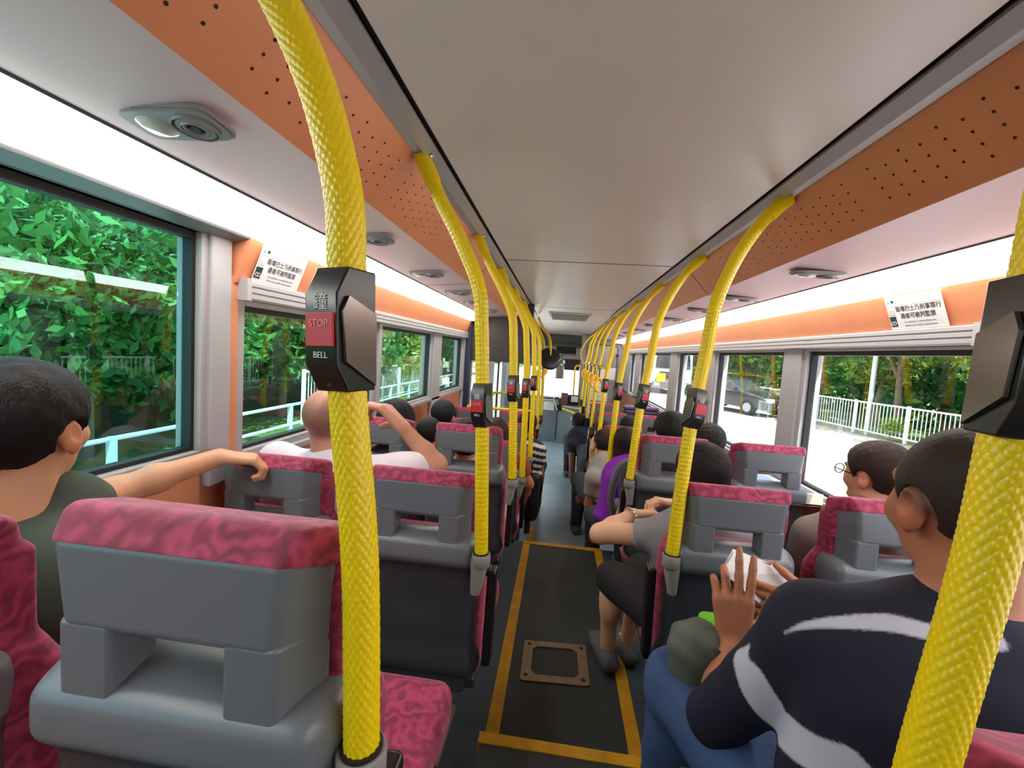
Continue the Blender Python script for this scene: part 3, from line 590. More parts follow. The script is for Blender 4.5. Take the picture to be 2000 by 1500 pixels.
# front end: header, dash, windscreen
b = MB(); b.box((-1.25, 9.5, 1.64), (1.25, 9.6, 2.0)); b.box((-1.25, 9.46, 1.60), (.31, 9.62, 1.655)); b.m(1); b.box((-.22, 9.46, 1.45), (.20, 9.52, 1.60)); b.m(2); b.box((-1.25, 9.5, 1.36), (.31, 9.7, 1.60)); b.box((-.3, 9.48, 1.34), (.31, 9.7, 1.42)); b.m(3); b.box((-.02, 9.56, 1.10), (.31, 9.7, 1.34)); b.m(2); b.box((.20, 9.47, 1.36), (.30, 9.56, 1.58))
struct(b.build('wall_front_header', [HDR, DARK, GREY, mat('deep plum blind', (66, 48, 60), .6)]))
b = MB(); b.box((-1.25, 10.3, -.6), (1.25, 10.7, .40)); b.box((-1.25, 10.5, .4), (-1.1, 10.62, 2.0)); b.box((1.1, 10.5, .4), (1.25, 10.62, 2.0)); b.box((-1.25, 10.5, 1.6), (1.25, 10.62, 2.05)); struct(b.build('wall_front', HDR))
b = MB(); b.box((-1.1, 10.55, .4), (1.1, 10.56, 1.6)); struct(b.build('window_20', GL_C))
b = MB(); b.tube(smooth_path([(.30, 8.9, 1.20), (.25, 8.9, 1.23), (.20, 8.9, 1.20), (.19, 8.9, 1.1), (.20, 8.9, .5), (.24, 8.88, .42), (.35, 8.88, .42)], 6), .016, 12); tag(b.build('handrail', YPIPE, smooth=True), 'tall yellow bent handrail beside the grey cab column', 'handrail')
# round convex mirror seen from behind, driver's mirror
Rx = Matrix.Rotation(math.radians(72), 3, 'X') @ Matrix.Rotation(.25, 3, 'Y')
mr = empty('convex_mirror', (-.24, 5.2, 1.365), 'round black-backed convex mirror hanging beside the left poles', 'mirror')
b = MB(); b.lathe([(0, .024), (.03, .024), (.034, .019), (.09, .015), (.128, .006), (.137, -.002), (.130, -.008)][::-1], (0, 0, 0), 36, Rx); b.build('mirror_back', BLACKP, mr, smooth=True); b = MB(); b.lathe([(.128, -.006), (.08, -.02), (0, -.028)], (0, 0, 0), 36, Rx); b.build('mirror_glass', CHR, mr, smooth=True)
b = MB(); b.tube(smooth_path([(-.20, .6, .52), (-.12, .35, .38), (-.03, .1, .26), (0, .03, .10), (0, .0, .0)], 6), .017, 12); b.build('mounting_arm', YPIPE, mr, smooth=True)
dmr = empty('rear_view_mirror', (-.11, 8.6, 1.10), 'small upright mirror showing green, hanging before the windscreen', 'mirror')
b = MB(); b.box((-.07, 0, -.14), (.07, .02, .11)); b.build('mirror_glass', CHR, dmr, bevel=.01); b = MB(); b.box((-.078, .008, -.148), (.078, .03, .118)); b.tube([(0, .02, .1), (.02, .05, .3), (.05, .92, .52)], .008, 8); b.build('mirror_case', BLACKP, dmr, bevel=.008)
# strap handles
ST = mat('amber strap handle', (246, 176, 10), .35)
b = MB(); b.tube(smooth_path([(.30, 3.9, 1.33), (.262, 4.0, 1.33), (.26, 5.5, 1.325), (.25, 6.9, 1.32), (.235, 7.1, 1.34), (.21, 7.3, 1.48), (.30, 7.5, 1.68), (.47, 7.8, 1.86)], 6), .012, 10); tag(b.build('strap_rail', YPIPE, smooth=True), 'yellow rail with chrome clips carrying hanging strap handles on the right', 'rail')
b = MB(); b.tube([(-.36, 5.55, 1.33), (-.36, 7.4, 1.33)], .014, 10); tag(b.build('strap_rail', YPIPE, smooth=True), 'yellow strap handle rail on the left beyond the round mirror', 'rail')
def strap(x, y, z, lab, rz):
    r = empty('hanging_strap', (x, y, z), lab, 'strap handle', 'amber hanging strap handles', rz)
    b = MB(); b.tube([(0, 0, 0), (0, 0, -.10)], .006, 8); b.build('cord', BLACKP, r); b = MB(); b.lathe([(.019, -.012), (.019, .012), (.015, .012), (.015, -.012), (.019, -.012)], (0, 0, 0), 16, Matrix.Rotation(math.pi / 2, 3, 'X') @ Matrix.Rotation(math.pi / 2, 3, 'Y'), False); b.build('clip', CHR, r, smooth=True)
    ring = [(.052 * math.sin(a) * (1 - .25 * math.cos(a)), 0, -.165 + .062 * math.cos(a)) for a in [i * 2 * math.pi / 24 for i in range(25)]]
    b = MB(); b.tube(ring, .012, 10, cap=False); b.build('ring', ST, r, smooth=True); return r
for i, y in enumerate((4.15, 4.7, 5.3, 6.0, 6.7)): strap(.26, y, 1.327, 'amber strap handle on the right rail, %s' % ['nearest of five', 'second of five', 'middle of five', 'fourth of five', 'farthest of five'][i], .75)
for i, y in enumerate((5.7, 6.2, 6.8)): strap(-.36, y, 1.33, 'amber strap handle on the left rail, %s' % ['nearest of three', 'middle of three', 'farthest of three'][i], .4)

# stickers above the windows
TEAL = mat('dark teal ink', (20, 66, 70), .5); PB = mat('pale pink ink', (240, 205, 200), .6); PBL = mat('light blue ink', (120, 200, 220), .5)
def sticker(s, yc, zc_, label):
    r = empty('warning_sticker', (s * 1.098, yc, zc_), label, 'sticker'); xd = Vector((0, -s, 0)); up = Vector((s * -.354, 0, .935)).normalized(); nn = xd.cross(up).normalized()   # facing into the bus
    T = lambda a, c, d=0: xd * a + up * c + nn * d
    def quad(nm, a0, a1, c0, c1, d, m): b = MB(); b.hexa([T(a0, c0, d - .0006), T(a1, c0, d - .0006), T(a1, c0, d), T(a0, c0, d), T(a0, c1, d - .0006), T(a1, c1, d - .0006), T(a1, c1, d), T(a0, c1, d)]); return b.build(nm, m, r)
    quad('sheet', -.122, .122, -.062, .062, .001, WHITE); quad('panel', -.118, -.088, -.050, -.012, .0018, TEAL); quad('panel', -.118, -.088, -.006, .012, .0018, PB); quad('border_line', -.118, .118, .0275, .0285, .0018, PB)
    for a, c, m in ((-.108, .042, PBL), (-.088, .043, TEAL)):
        b = MB(); b.lathe([(0, .002), (.0055, .002), (.0056, .001)], T(a, c), 16, Matrix((xd, up, nn)).transposed()); b.build('emblem', m, r)
    for a in (-.109, -.097):
        b = MB(); b.tube([T(a + .0055 * math.cos(t), -.038 + .0065 * math.sin(t), .0022) for t in [i * math.pi / 8 for i in range(17)]], .0008, 6, cap=False); b.build('handcuff_mark', WHITE, r)
    lettering('lettering', '毀壞巴士乃刑事罪行', .0215, INK, r, T(.016, .012, .0015), xd, up); lettering('lettering', '違者可被判監禁', .0215, INK, r, T(.010, -.014, .0015), xd, up)
    lettering('lettering', 'Bus vandalism is a criminal offence and', .0085, LINK, r, T(.012, -.035, .0015), xd, up); lettering('lettering', 'offender may be liable to imprisonment', .0085, LINK, r, T(.012, -.048, .0015), xd, up)
sticker(1, 1.675, 1.652, 'white bus vandalism warning sticker above the right window'); sticker(-1, 1.44, 1.652, 'white warning sticker above the left window behind the near pole')
# purple-topped priority seat
# ================================================================ outside
ROAD = mat('sunlit concrete road', (186, 182, 174), .8, var=.06, vscale=.5); PAVE = mat('pale pavement', (176, 168, 150), .85, var=.1, vscale=1.5); GRASS = mat('grass verge', (70, 96, 40), .9, var=.3, vscale=3)
b = MB(); b.box((-60, -20, -.9), (80, 120, -.62)); struct(b.build('ground', PAVE)); b = MB(); b.box((-3.4, -20, -.63), (8.8, 120, -.60)); struct(b.build('road', ROAD))
b = MB(); b.box((-30, -10, -.62), (-5.6, 90, -.585)); b.box((11.2, -10, -.62), (40, 90, -.585)); struct(b.build('verge', GRASS))
def leaf_mat(nm, c1, c2):
    m = bpy.data.materials.new(nm); m.use_nodes = True; n = m.node_tree.nodes; l = m.node_tree.links; b_ = n['Principled BSDF']; oi = n.new('ShaderNodeNewGeometry'); mx = n.new('ShaderNodeMix'); mx.data_type = 'RGBA'
    mx.inputs[6].default_value = srgb(c1) + (1,); mx.inputs[7].default_value = srgb(c2) + (1,); l.new(oi.outputs['Random Per Island'], mx.inputs[0]); l.new(mx.outputs[2], b_.inputs['Base Color']); b_.inputs['Roughness'].default_value = .5
    o_ = n['Material Output']; t = n.new('ShaderNodeBsdfTranslucent'); ms = n.new('ShaderNodeMixShader'); ms.inputs[0].default_value = .35; l.new(mx.outputs[2], t.inputs[0]); l.new(b_.outputs[0], ms.inputs[1]); l.new(t.outputs[0], ms.inputs[2]); l.new(ms.outputs[0], o_.inputs[0]); return m
LF1 = leaf_mat('deep green leaves', (36, 96, 44), (96, 160, 72)); LF2 = leaf_mat('yellow green leaves', (70, 110, 36), (168, 190, 70)); LF3 = leaf_mat('mid green leaves', (58, 104, 40), (140, 170, 76)); BARK = mat('tree bark', (120, 100, 84), .9, var=.2, vscale=10)
def crown_mesh(seed, n, R, size, lm, clumps=16, flat=.8):
    rg = np.random.default_rng(seed); C = rg.normal(size=(clumps, 3)); C /= np.linalg.norm(C, axis=1)[:, None]; C *= (rg.random((clumps, 1)) ** .5) * R * .75; C[:, 2] *= flat
    k = rg.integers(0, clumps, n); d = rg.normal(size=(n, 3)); d /= np.linalg.norm(d, axis=1)[:, None]; r = R * (.28 + .22 * rg.random(clumps)); P = C[k] + d * (r[k] * (.6 + .4 * rg.random(n)))[:, None]
    u = rg.normal(size=(n, 3)); u /= np.linalg.norm(u, axis=1)[:, None]; v = np.cross(u, rg.normal(size=(n, 3))); v /= np.linalg.norm(v, axis=1)[:, None]; s = size * (.6 + .8 * rg.random((n, 1)))
    V = np.stack([P - u * s, P - v * s * .42, P + u * s, P + v * s * .42], 1).reshape(-1, 3); me = bpy.data.meshes.new('foliage'); me.from_pydata(V.tolist(), [], np.arange(4 * n).reshape(-1, 4).tolist()); me.materials.append(lm); return me
CR = {'L1': crown_mesh(1, 14000, 2.6, .105, LF1, 22), 'L2': crown_mesh(2, 13000, 2.4, .095, LF1, 18), 'R1': crown_mesh(3, 8000, 2.6, .11, LF3, 16), 'R2': crown_mesh(4, 7000, 2.3, .11, LF2, 14), 'B': crown_mesh(5, 2600, 1.1, .09, LF2, 10), 'D': crown_mesh(6, 9000, 3.2, .19, LF1, 22)}
def tree(x, y, zc_, key, label, sc=1, lean=0, th=.12, group='roadside trees', h=None):
    r = empty('roadside_tree', (x, y, -.6), label, 'tree', group); f = bpy.data.objects.new('foliage', CR[key]); COL.objects.link(f); f.parent = r; f.location = (lean * .6, 0, zc_ + .6); f.scale = (sc, sc, sc); f.rotation_euler = (0, 0, x * 1.7 + y)
    b = MB(); b.tube(smooth_path([(0, 0, 0), (lean * .1, .03, 1.0), (lean * .35, -.03, 2.0), (lean * .6, 0, zc_ + 1.6)], 4), [th * (1 - .5 * i / 12) for i in range(13)], 10)
    for a in (0.6, 2.5, 4.4): b.tube([(lean * .4, 0, 2.0), (lean * .5 + 1.0 * math.cos(a), 1.0 * math.sin(a), zc_ + 1.2)], [th * .5, th * .2], 8)
    b.build('trunk', BARK, r, smooth=True)
LN = ['opposite the near left window', 'behind the near left window frame', 'seen through the second left window', 'beyond the second left window', 'seen through the third left window', 'far along the left roadside', 'farthest on the left']
lt = [(-7.6, 3.2, 1.9, 'L1', 1.0), (-7.0, 5.6, 1.7, 'L2', 1.05), (-8.4, 7.8, 2.2, 'L1', 1.1), (-7.0, 10.2, 1.8, 'L2', 1.1), (-7.8, 13.2, 2.0, 'L1', 1.1), (-6.6, 16.5, 2.4, 'R2', 1.1), (-7.4, 20.5, 2.2, 'L1', 1.2), (-6.6, 25.5, 2.4, 'R2', 1.3), (-6.8, 31, 2.4, 'L1', 1.4), (-6.6, 38, 2.6, 'L2', 1.6)]
for i, (x, y, z, k_, s_) in enumerate(lt): tree(x, y, z, k_, 'leafy green tree beside the railing on the left, %s from the rear' % ['first', 'second', 'third', 'fourth', 'fifth', 'sixth', 'seventh', 'eighth', 'ninth', 'last'][i], s_, lean=.3 * (-1) ** i)
for i, (x, y) in enumerate([(-11.5, 1), (-12, 6.5), (-12, 12), (-12, 18), (-12.5, 26), (-12, 36), (-11, 48), (-8, 60)]): tree(x, y, 2.6, 'D', 'tall dense tree in the back row of the left side wood', 1.25, group='left back row trees', th=.2)
rt = [(11.6, 11.0, 3.2, 'R1', .9, .1), (12.0, 13.6, 3.0, 'R2', .9, .25), (11.5, 16.2, 3.2, 'R1', 1, -.4), (12.4, 18.6, 3.0, 'R2', 1, .3), (11.8, 21.5, 3.0, 'R1', 1, .2), (11.2, 25, 3.1, 'R1', 1.1, -.3), (11.5, 29, 3.0, 'L1', 1.2, .3), (10.8, 34, 3.0, 'R1', 1.3, .1), (11.2, 40, 3.2, 'L1', 1.4, .1), (10.5, 47, 3.2, 'R1', 1.5, .1)]
for i, (x, y, z, k_, s_, l_) in enumerate(rt): tree(x, y, z, k_, 'slim trunked tree behind the white railing on the right, %s from the rear' % ['first', 'second', 'third', 'fourth', 'fifth', 'sixth', 'seventh', 'eighth', 'ninth', 'last'][i], s_, lean=l_, th=.13)
for i, (x, y) in enumerate([(16, 8), (16.5, 14), (16, 20), (16.5, 26), (16, 33), (15, 42), (14, 54), (9, 70), (2, 75), (-4, 72)]): tree(x, y, 1.6, 'D', 'tall dense tree in the back row of the right side wood', 1.1, group='right back row trees', th=.2)
for i, (x, y) in enumerate([(10.6, 12.6), (10.3, 15.1), (9.9, 21.5)]):
    f = bpy.data.objects.new('roadside_bush', CR['B']); COL.objects.link(f); f.location = (x + .35, y, -.1); f.scale = (.5, .7, .45); tag(f, 'low yellow green bush growing at the foot of the white railing, %s one' % ['nearest', 'middle', 'farthest'][i], 'bush')
def railing(p, q, h, n, label, m, bars=True, rails=(.95, .12)):
    P = Vector(p); Q = Vector(q); D = Q - P; L = D.length; d = D.normalized(); r = empty('roadside_railing', p, label, 'railing')
    b = MB()
    for z in rails: b.tube([(0, 0, h * z), tuple(D.x if i == 0 else D.y if i == 1 else h * z for i in range(3))], .028, 8)
    b.build('rail', m, r)
    for i in range(n + 1):
        b = MB(); o = D * i / n; b.box((o.x - .035, o.y - .035, 0), (o.x + .035, o.y + .035, h)); b.build('post', m, r)
    if bars:
        b = MB(); k = int(L / .13)
        for i in range(k): o = D * (i + .5) / k; b.box((o.x - .009, o.y - .009, h * rails[1]), (o.x + .009, o.y + .009, h * rails[0]))
        b_ = b.build('balusters', m, r); b_['kind'] = 'stuff'
WR = mat('white railing paint', (232, 236, 230), .5); BRL = mat('pale blue railing paint', (176, 200, 216), .45)
railing((11.2, 8.5, -.6), (8.9, 26, -.6), 1.15, 9, 'long white barred railing along the right side of the road', WR)
railing((-5.0, 1.0, -.6), (-5.2, 24, -.6), .78, 14, 'pale blue two-rail roadside barrier outside the left windows', BRL, bars=False, rails=(.97, .5))
railing((-6.0, 9.5, -.6), (-6.2, 22, -.6), 1.3, 8, 'white barred fence beyond the second left window', WR)
b = MB(); b.tube([(0, 0, 0), (0, 0, 6)], .07, 12); b.tube(smooth_path([(0, 0, 6), (-.3, 0, 6.4), (-1.4, 0, 6.6)], 5), .045, 10); o = b.build('lamp_post', mat('pale grey lamp post', (200, 204, 204), .5), smooth=True); o.location = (10.3, 15.8, -.6); tag(o, 'pale grey lamp post standing by the white railing on the right', 'lamp post')
# parked/oncoming cars
CARB = mat('black car paint', (20, 22, 26), .18, coat=.6); CG = mat('dark car glass', (44, 56, 62), .08); TY = mat('tyre rubber', (24, 24, 25), .8); HLG = mat('headlamp glass', (220, 226, 230), .12)
def car(x, y, z, rz, label):
    r = empty('car', (x, y, z), label, 'car', rz=rz)       # front faces -y
    b = MB(); prof = [(-2.2, .32), (-2.25, .62), (-2.1, .82), (-1.1, .98), (-.95, 1.0), (1.6, 1.05), (2.15, 1.0), (2.25, .6), (2.2, .32)]
    b.prism(prof, -.88, .88, 'x'); b.build('body', CARB, r, bevel=.09, bseg=4)
    top = [(-1.0, .98), (-.15, 1.46), (1.0, 1.48), (1.9, 1.02)]; n = 4; vs = [(-.80, y_, z_) if z_ < 1.2 else (-.62, y_, z_) for y_, z_ in top] + [(.80, y_, z_) if z_ < 1.2 else (.62, y_, z_) for y_, z_ in top]
    b = MB(); b.add(vs, [(0, 1, 2, 3), (7, 6, 5, 4), (0, 4, 5, 1), (1, 5, 6, 2), (2, 6, 7, 3), (3, 7, 4, 0)]); b.build('greenhouse', CG, r, bevel=.04)
    b = MB(); b.box((-.62, -.16, 1.455), (.62, 1.02, 1.50)); b.build('roof', CARB, r, bevel=.03)
    for sx in (-1, 1):
        for yy in (-1.38, 1.38):
            b = MB(); b.lathe([(0, -.1), (.2, -.1), (.32, -.11), (.33, -.05), (.33, .09), (.3, .11)][::-1], (sx * .80, yy, .33), 24, Matrix.Rotation(sx * -math.pi / 2, 3, 'Y')); w_ = b.build('wheel', TY, r, smooth=True)
            b = MB(); b.lathe([(0, .0), (.19, .0), (.2, -.03)][::-1], (sx * .915, yy, .33), 20, Matrix.Rotation(sx * math.pi / 2, 3, 'Y')); b.build('hubcap', GREY, w_)
        b = MB(); b.box((sx * .62 - .2, -2.27, .62), (sx * .62 + .2, -2.05, .78)); b.build('headlamp', HLG, r, bevel=.03); b = MB(); b.box((sx * .98 - .09, -.85, .98), (sx * .98 + .09, -.72, 1.12)); b.build('wing_mirror', CARB, r, bevel=.03)
    b = MB()
    for i in range(4): b.box((-.38, -2.285, .56 + i * .06), (.38, -2.24, .585 + i * .06))
    b.build('grille', CHR, r); b = MB(); b.box((-.26, -2.30, .42), (.26, -2.28, .53)); b.build('number_plate', WHITE, r); return r
car(7.9, 20.8, -.6, .5, 'black car driving towards the bus on the sunlit road at right')
r = empty('truck', (6.75, 29, -.6), 'white truck cab with red box coming up the road at right', 'truck', rz=.08)
TW = mat('white truck paint', (232, 234, 236), .3); b = MB(); b.prism([(-1.0, .6), (-1.05, 1.6), (-.9, 2.75), (-.5, 2.9), (1.0, 2.9), (1.0, .6)], -1.22, 1.22, 'x'); b.build('cab', TW, r, bevel=.08); b = MB(); b.box((-1.25, 1.0, .9), (1.25, 7, 3.6)); b.build('cargo_box', mat('faded red box', (176, 60, 64), .5), r, bevel=.03)
b = MB(); b.hexa([(-1.08, -1.1, 1.62), (1.08, -1.1, 1.62), (1.08, -1.0, 1.62), (-1.08, -1.0, 1.62), (-1.02, -.97, 2.5), (1.02, -.97, 2.5), (1.02, -.9, 2.5), (-1.02, -.9, 2.5)]); b.build('windscreen', CG, r, bevel=.02)
b = MB()
for i in range(4): b.box((-.8, -1.10, .95 + i * .13), (.8, -1.03, 1.01 + i * .13))
b.build('grille', DARK, r); b = MB(); b.box((-1.2, -1.15, .35), (1.2, -.9, .8)); b.build('bumper', mat('grey bumper', (120, 122, 126), .5), r, bevel=.04)
b = MB(); b.box((-1.0, -1.17, .75), (-.45, -1.14, 1.3)); b.build('yellow_plate', mat('yellow plate', (220, 200, 60), .5), r)
for sx in (-1, 1):
    b = MB(); b.box((sx * .95 - .17, -1.18, .52), (sx * .95 + .17, -1.12, .70)); b.build('headlamp', HLG, r, bevel=.02); b = MB(); b.box((sx * 1.42 - .1, -1.1, 1.7), (sx * 1.42 + .1, -1.03, 2.3)); b.build('wing_mirror', BLACKP, r, bevel=.03)
    for yy in (.2, 5.6): b = MB(); b.lathe([(0, -.15), (.45, -.15), (.48, -.1), (.48, .1), (.45, .14)][::-1], (sx * 1.05, yy, .48), 20, Matrix.Rotation(sx * -math.pi / 2, 3, 'Y')); b.build('wheel', TY, r, smooth=True)
# ================================================================ people
def _n(v): v = np.array(v, float); return v / (np.linalg.norm(v) + 1e-9)
def cull(f, c, r, m=.05):
    c = V3(*c)
    def g(p):
        d = np.linalg.norm(p - c, axis=1) - r; k = d < m; out = d + .0; 
        if k.any(): out[k] = np.minimum(f(p[k]), 1.0)
        return out.astype(np.float32)
    return g
def head_parts(c, R, s):
    """skull and face as one field in the head's own frame (x right, y forward, z up)"""
    c = V3(*c); R = np.array(R, np.float32)
    loc = lambda p: (p - c) @ R.T / s
    skull = union([ell((0, -.014, .030), (.074, .094, .082)), ell((0, .026, -.018), (.061, .066, .082))], .035)
    base = union([skull, ell((0, .034, -.072), (.044, .046, .034)), ell((0, .081, -.088), (.018, .016, .016)), ell((-.040, .062, -.026), (.022, .022, .022)), ell((.040, .062, -.026), (.022, .022, .022))], .022)
    nose = union([cone((0, .092, .014), (0, .110, -.020), .007, .011), ell((-.012, .098, -.026), (.008, .009, .007)), ell((.012, .098, -.026), (.008, .009, .007))], .008)
    brow = cone((-.036, .080, .028), (.036, .080, .028), .011); lips = union([cone((-.019, .088, -.050), (.019, .088, -.050), .006), cone((-.015, .088, -.058), (.015, .088, -.058), .0065)], .003)
    a = .35
    ears = []
    for e in (-1, 1):
        Re = [[math.cos(a), e * -math.sin(a), 0], [e * math.sin(a), math.cos(a), 0], [0, 0, 1]]
        o = ell((e * .080, -.014, -.004), (.0085, .020, .031), Re); lobe = ell((e * .075, -.004, -.030), (.008, .010, .012)); i = ell((e * .089, -.010, .002), (.007, .011, .017), Re)
        ears.append((union([o, lobe], .01), i))
    def f(q):
        d = base(q); d = smin(d, nose(q), .010); d = smin(d, brow(q), .016); d = smin(d, lips(q), .005)
        for e in (-1, 1): d = smax(d, -(np.linalg.norm(q - V3(e * .031, .101, .004), axis=1) - .013), .010)
        for o, i in ears: d = smin(d, smax(o(q), -i(q), .004), .006)
        return d
    return (lambda p: f(loc(p)) * s), (lambda p: skull(loc(p)) * s), loc
def wave(q, a=1.0):
    return (np.sin(q[:, 0] * 170 + np.sin(q[:, 2] * 60) * 2) * np.sin(q[:, 1] * 150 + np.sin(q[:, 0] * 70) * 2) * .6 + np.sin(q[:, 0] * 420 + q[:, 1] * 380) * .25 + np.sin(q[:, 2] * 390 - q[:, 1] * 300) * .15) * a
def hair_field(style, skull, loc, s):
    def f(p):
        q = loc(p); x = np.abs(q[:, 0]); y = q[:, 1]; z = q[:, 2]
        front = -(y - .040) * .84 + (z - .018) * .54 + np.maximum(z - .05, 0) * .35      # behind the hairline
        ear = np.sqrt((y + .008) ** 2 + (z + .004) ** 2) - .030
        nape = z + .080 + (y + .05) * .2
        if style in ('short', 'buzz', 'curly', 'greying'):
            side = np.minimum(nape, np.maximum(ear, -(x - .058)) )
            lowside = z + .012 + np.maximum(-y - .02, 0) * 1.2
            reg = np.minimum(np.minimum(front, side), lowside)
            t = {'short': .013, 'buzz': .0035, 'curly': .022, 'greying': .008}[style]; t = t + np.clip(z, -.02, .1) * (.12 if style in ('short', 'curly') else .02)
            d = skull(p) / s - t - wave(q, .0022 if style == 'short' else (.0055 if style == 'curly' else .0006)); return smax(d, -reg, .008 if style != 'buzz' else .004) * s
        t = .017 + wave(q, .0022); d = skull(p) / s - t                           # longer styles
        if style == 'bob': ex = union([ell((0, -.045, -.035), (.080, .062, .090)), ell((-.055, -.015, -.045), (.030, .055, .075)), ell((.055, -.015, -.045), (.030, .055, .075))], .03)(q) - wave(q, .003)
        elif style == 'long': ex = union([ell((0, -.055, -.08), (.082, .055, .15)), ell((-.055, -.02, -.07), (.028, .05, .12)), ell((.055, -.02, -.07), (.028, .05, .12))], .03)(q) - wave(q, .003)
        else: ex = union([ell((0, -.10, .045), (.036, .036, .036)), ell((0, -.14, -.01), (.025, .03, .06))], .03)(q) - wave(q, .002)      # tied back
        reg = np.minimum(front + .012, 1); reg2 = z + (.16 if style == 'long' else .105)
        if style == 'tied': reg = np.minimum(reg, np.minimum(nape + .005, np.maximum(ear, .05 - x)))
        d = smax(smin(d, ex, .02), -reg, .012); return smax(d, -reg2, .01) * s
    return f
def hand(w_, d, n, t, curl=.5, s=1.0, spread=.0, thumb=.4, curls=None):
    w_ = np.array(w_, float); d = _n(d); n = np.array(n, float); n = _n(n - d * np.dot(n, d)); t = _n(np.array(t, float) - d * np.dot(t, d) - n * np.dot(t, n)); pal = []; fin = []
    for i, (o, L) in enumerate(((.028, .95), (.0095, 1.06), (-.0095, 1.0), (-.027, .80))):
        b_ = w_ + (d * .088 * (1 - .03 * abs(i - 1)) + t * o) * s; pal.append(cone(w_ + (d * .012 + t * o * .55) * s, b_, .0155 * s, .0115 * s)); c = (curls[i] if curls else curl); dd = _n(d + t * spread * (1.5 - i) * .25); a = c * .55; p = b_
        for k, l in enumerate((.043, .027, .021)):
            v = dd * math.cos(a) + n * math.sin(a); q = p + v * l * L * s; r = (.0092, .0084, .0076, .0066); fin.append((i, cone(p, q, r[k] * s, r[k + 1] * s))); p = q; a += c * .95
    th = []; p = w_ + (d * .022 + t * .022 + n * .004) * s; v = _n(t * .75 + d * .65 + n * thumb * .6); q = p + v * .042 * s; th.append(cone(p, q, .0155 * s, .0105 * s)); v2 = _n(v * .75 + d * .5 + n * thumb * .8); q2 = q + v2 * .032 * s; th.append(cone(q, q2, .0102 * s, .0092 * s)); th.append(cone(q2, q2 + _n(v2 + n * thumb * .4) * .020 * s, .0092 * s, .0074 * s))
    P_ = union(pal, .010); T_ = union(th, .006); FN = [union([f for j, f in fin if j == i], .003) for i in range(4)]
    def f(p):
        a = smin(P_(p), T_(p), .012)
        fd = FN[0](p)
        for g in FN[1:]: fd = np.minimum(fd, g(p))
        return smin(a, fd, .006)
    return cull(f, w_ + d * .08 * s, .14 * s)
def cloth_mat(rgb, rough=.85): return mat('cloth %d %d %d' % rgb, rgb, rough, var=.08, vscale=9, bump=.25, bscale=900)
def hair_mat(c):
    m = mat('hair %d %d %d' % c, c, .62, spec=.25); n = m.node_tree.nodes; l = m.node_tree.links; b = n['Principled BSDF']; tc = n.new('ShaderNodeTexCoord'); mp = n.new('ShaderNodeMapping'); mp.inputs['Scale'].default_value = (1, 1, .12); l.new(tc.outputs['Object'], mp.inputs[0])
    nz = n.new('ShaderNodeTexNoise'); nz.inputs['Scale'].default_value = 330; nz.inputs['Detail'].default_value = 2; nz.inputs['Distortion'].default_value = .6; l.new(mp.outputs[0], nz.inputs['Vector']); bp = n.new('ShaderNodeBump'); bp.inputs['Strength'].default_value = .9; bp.inputs['Distance'].default_value = .004; l.new(nz.outputs[0], bp.inputs['Height']); l.new(bp.outputs[0], b.inputs['Normal']); return m
SKINM = mat('skin', (200, 150, 120), .5, attr=True, bump=.06, bscale=500, sss=.08); HAIRM = {}; EYEW = mat('eye white', (230, 225, 220), .2); IRIS = mat('dark iris', (40, 24, 18), .15); SHOE = mat('grey canvas shoe', (92, 92, 94), .7)
DBG = []
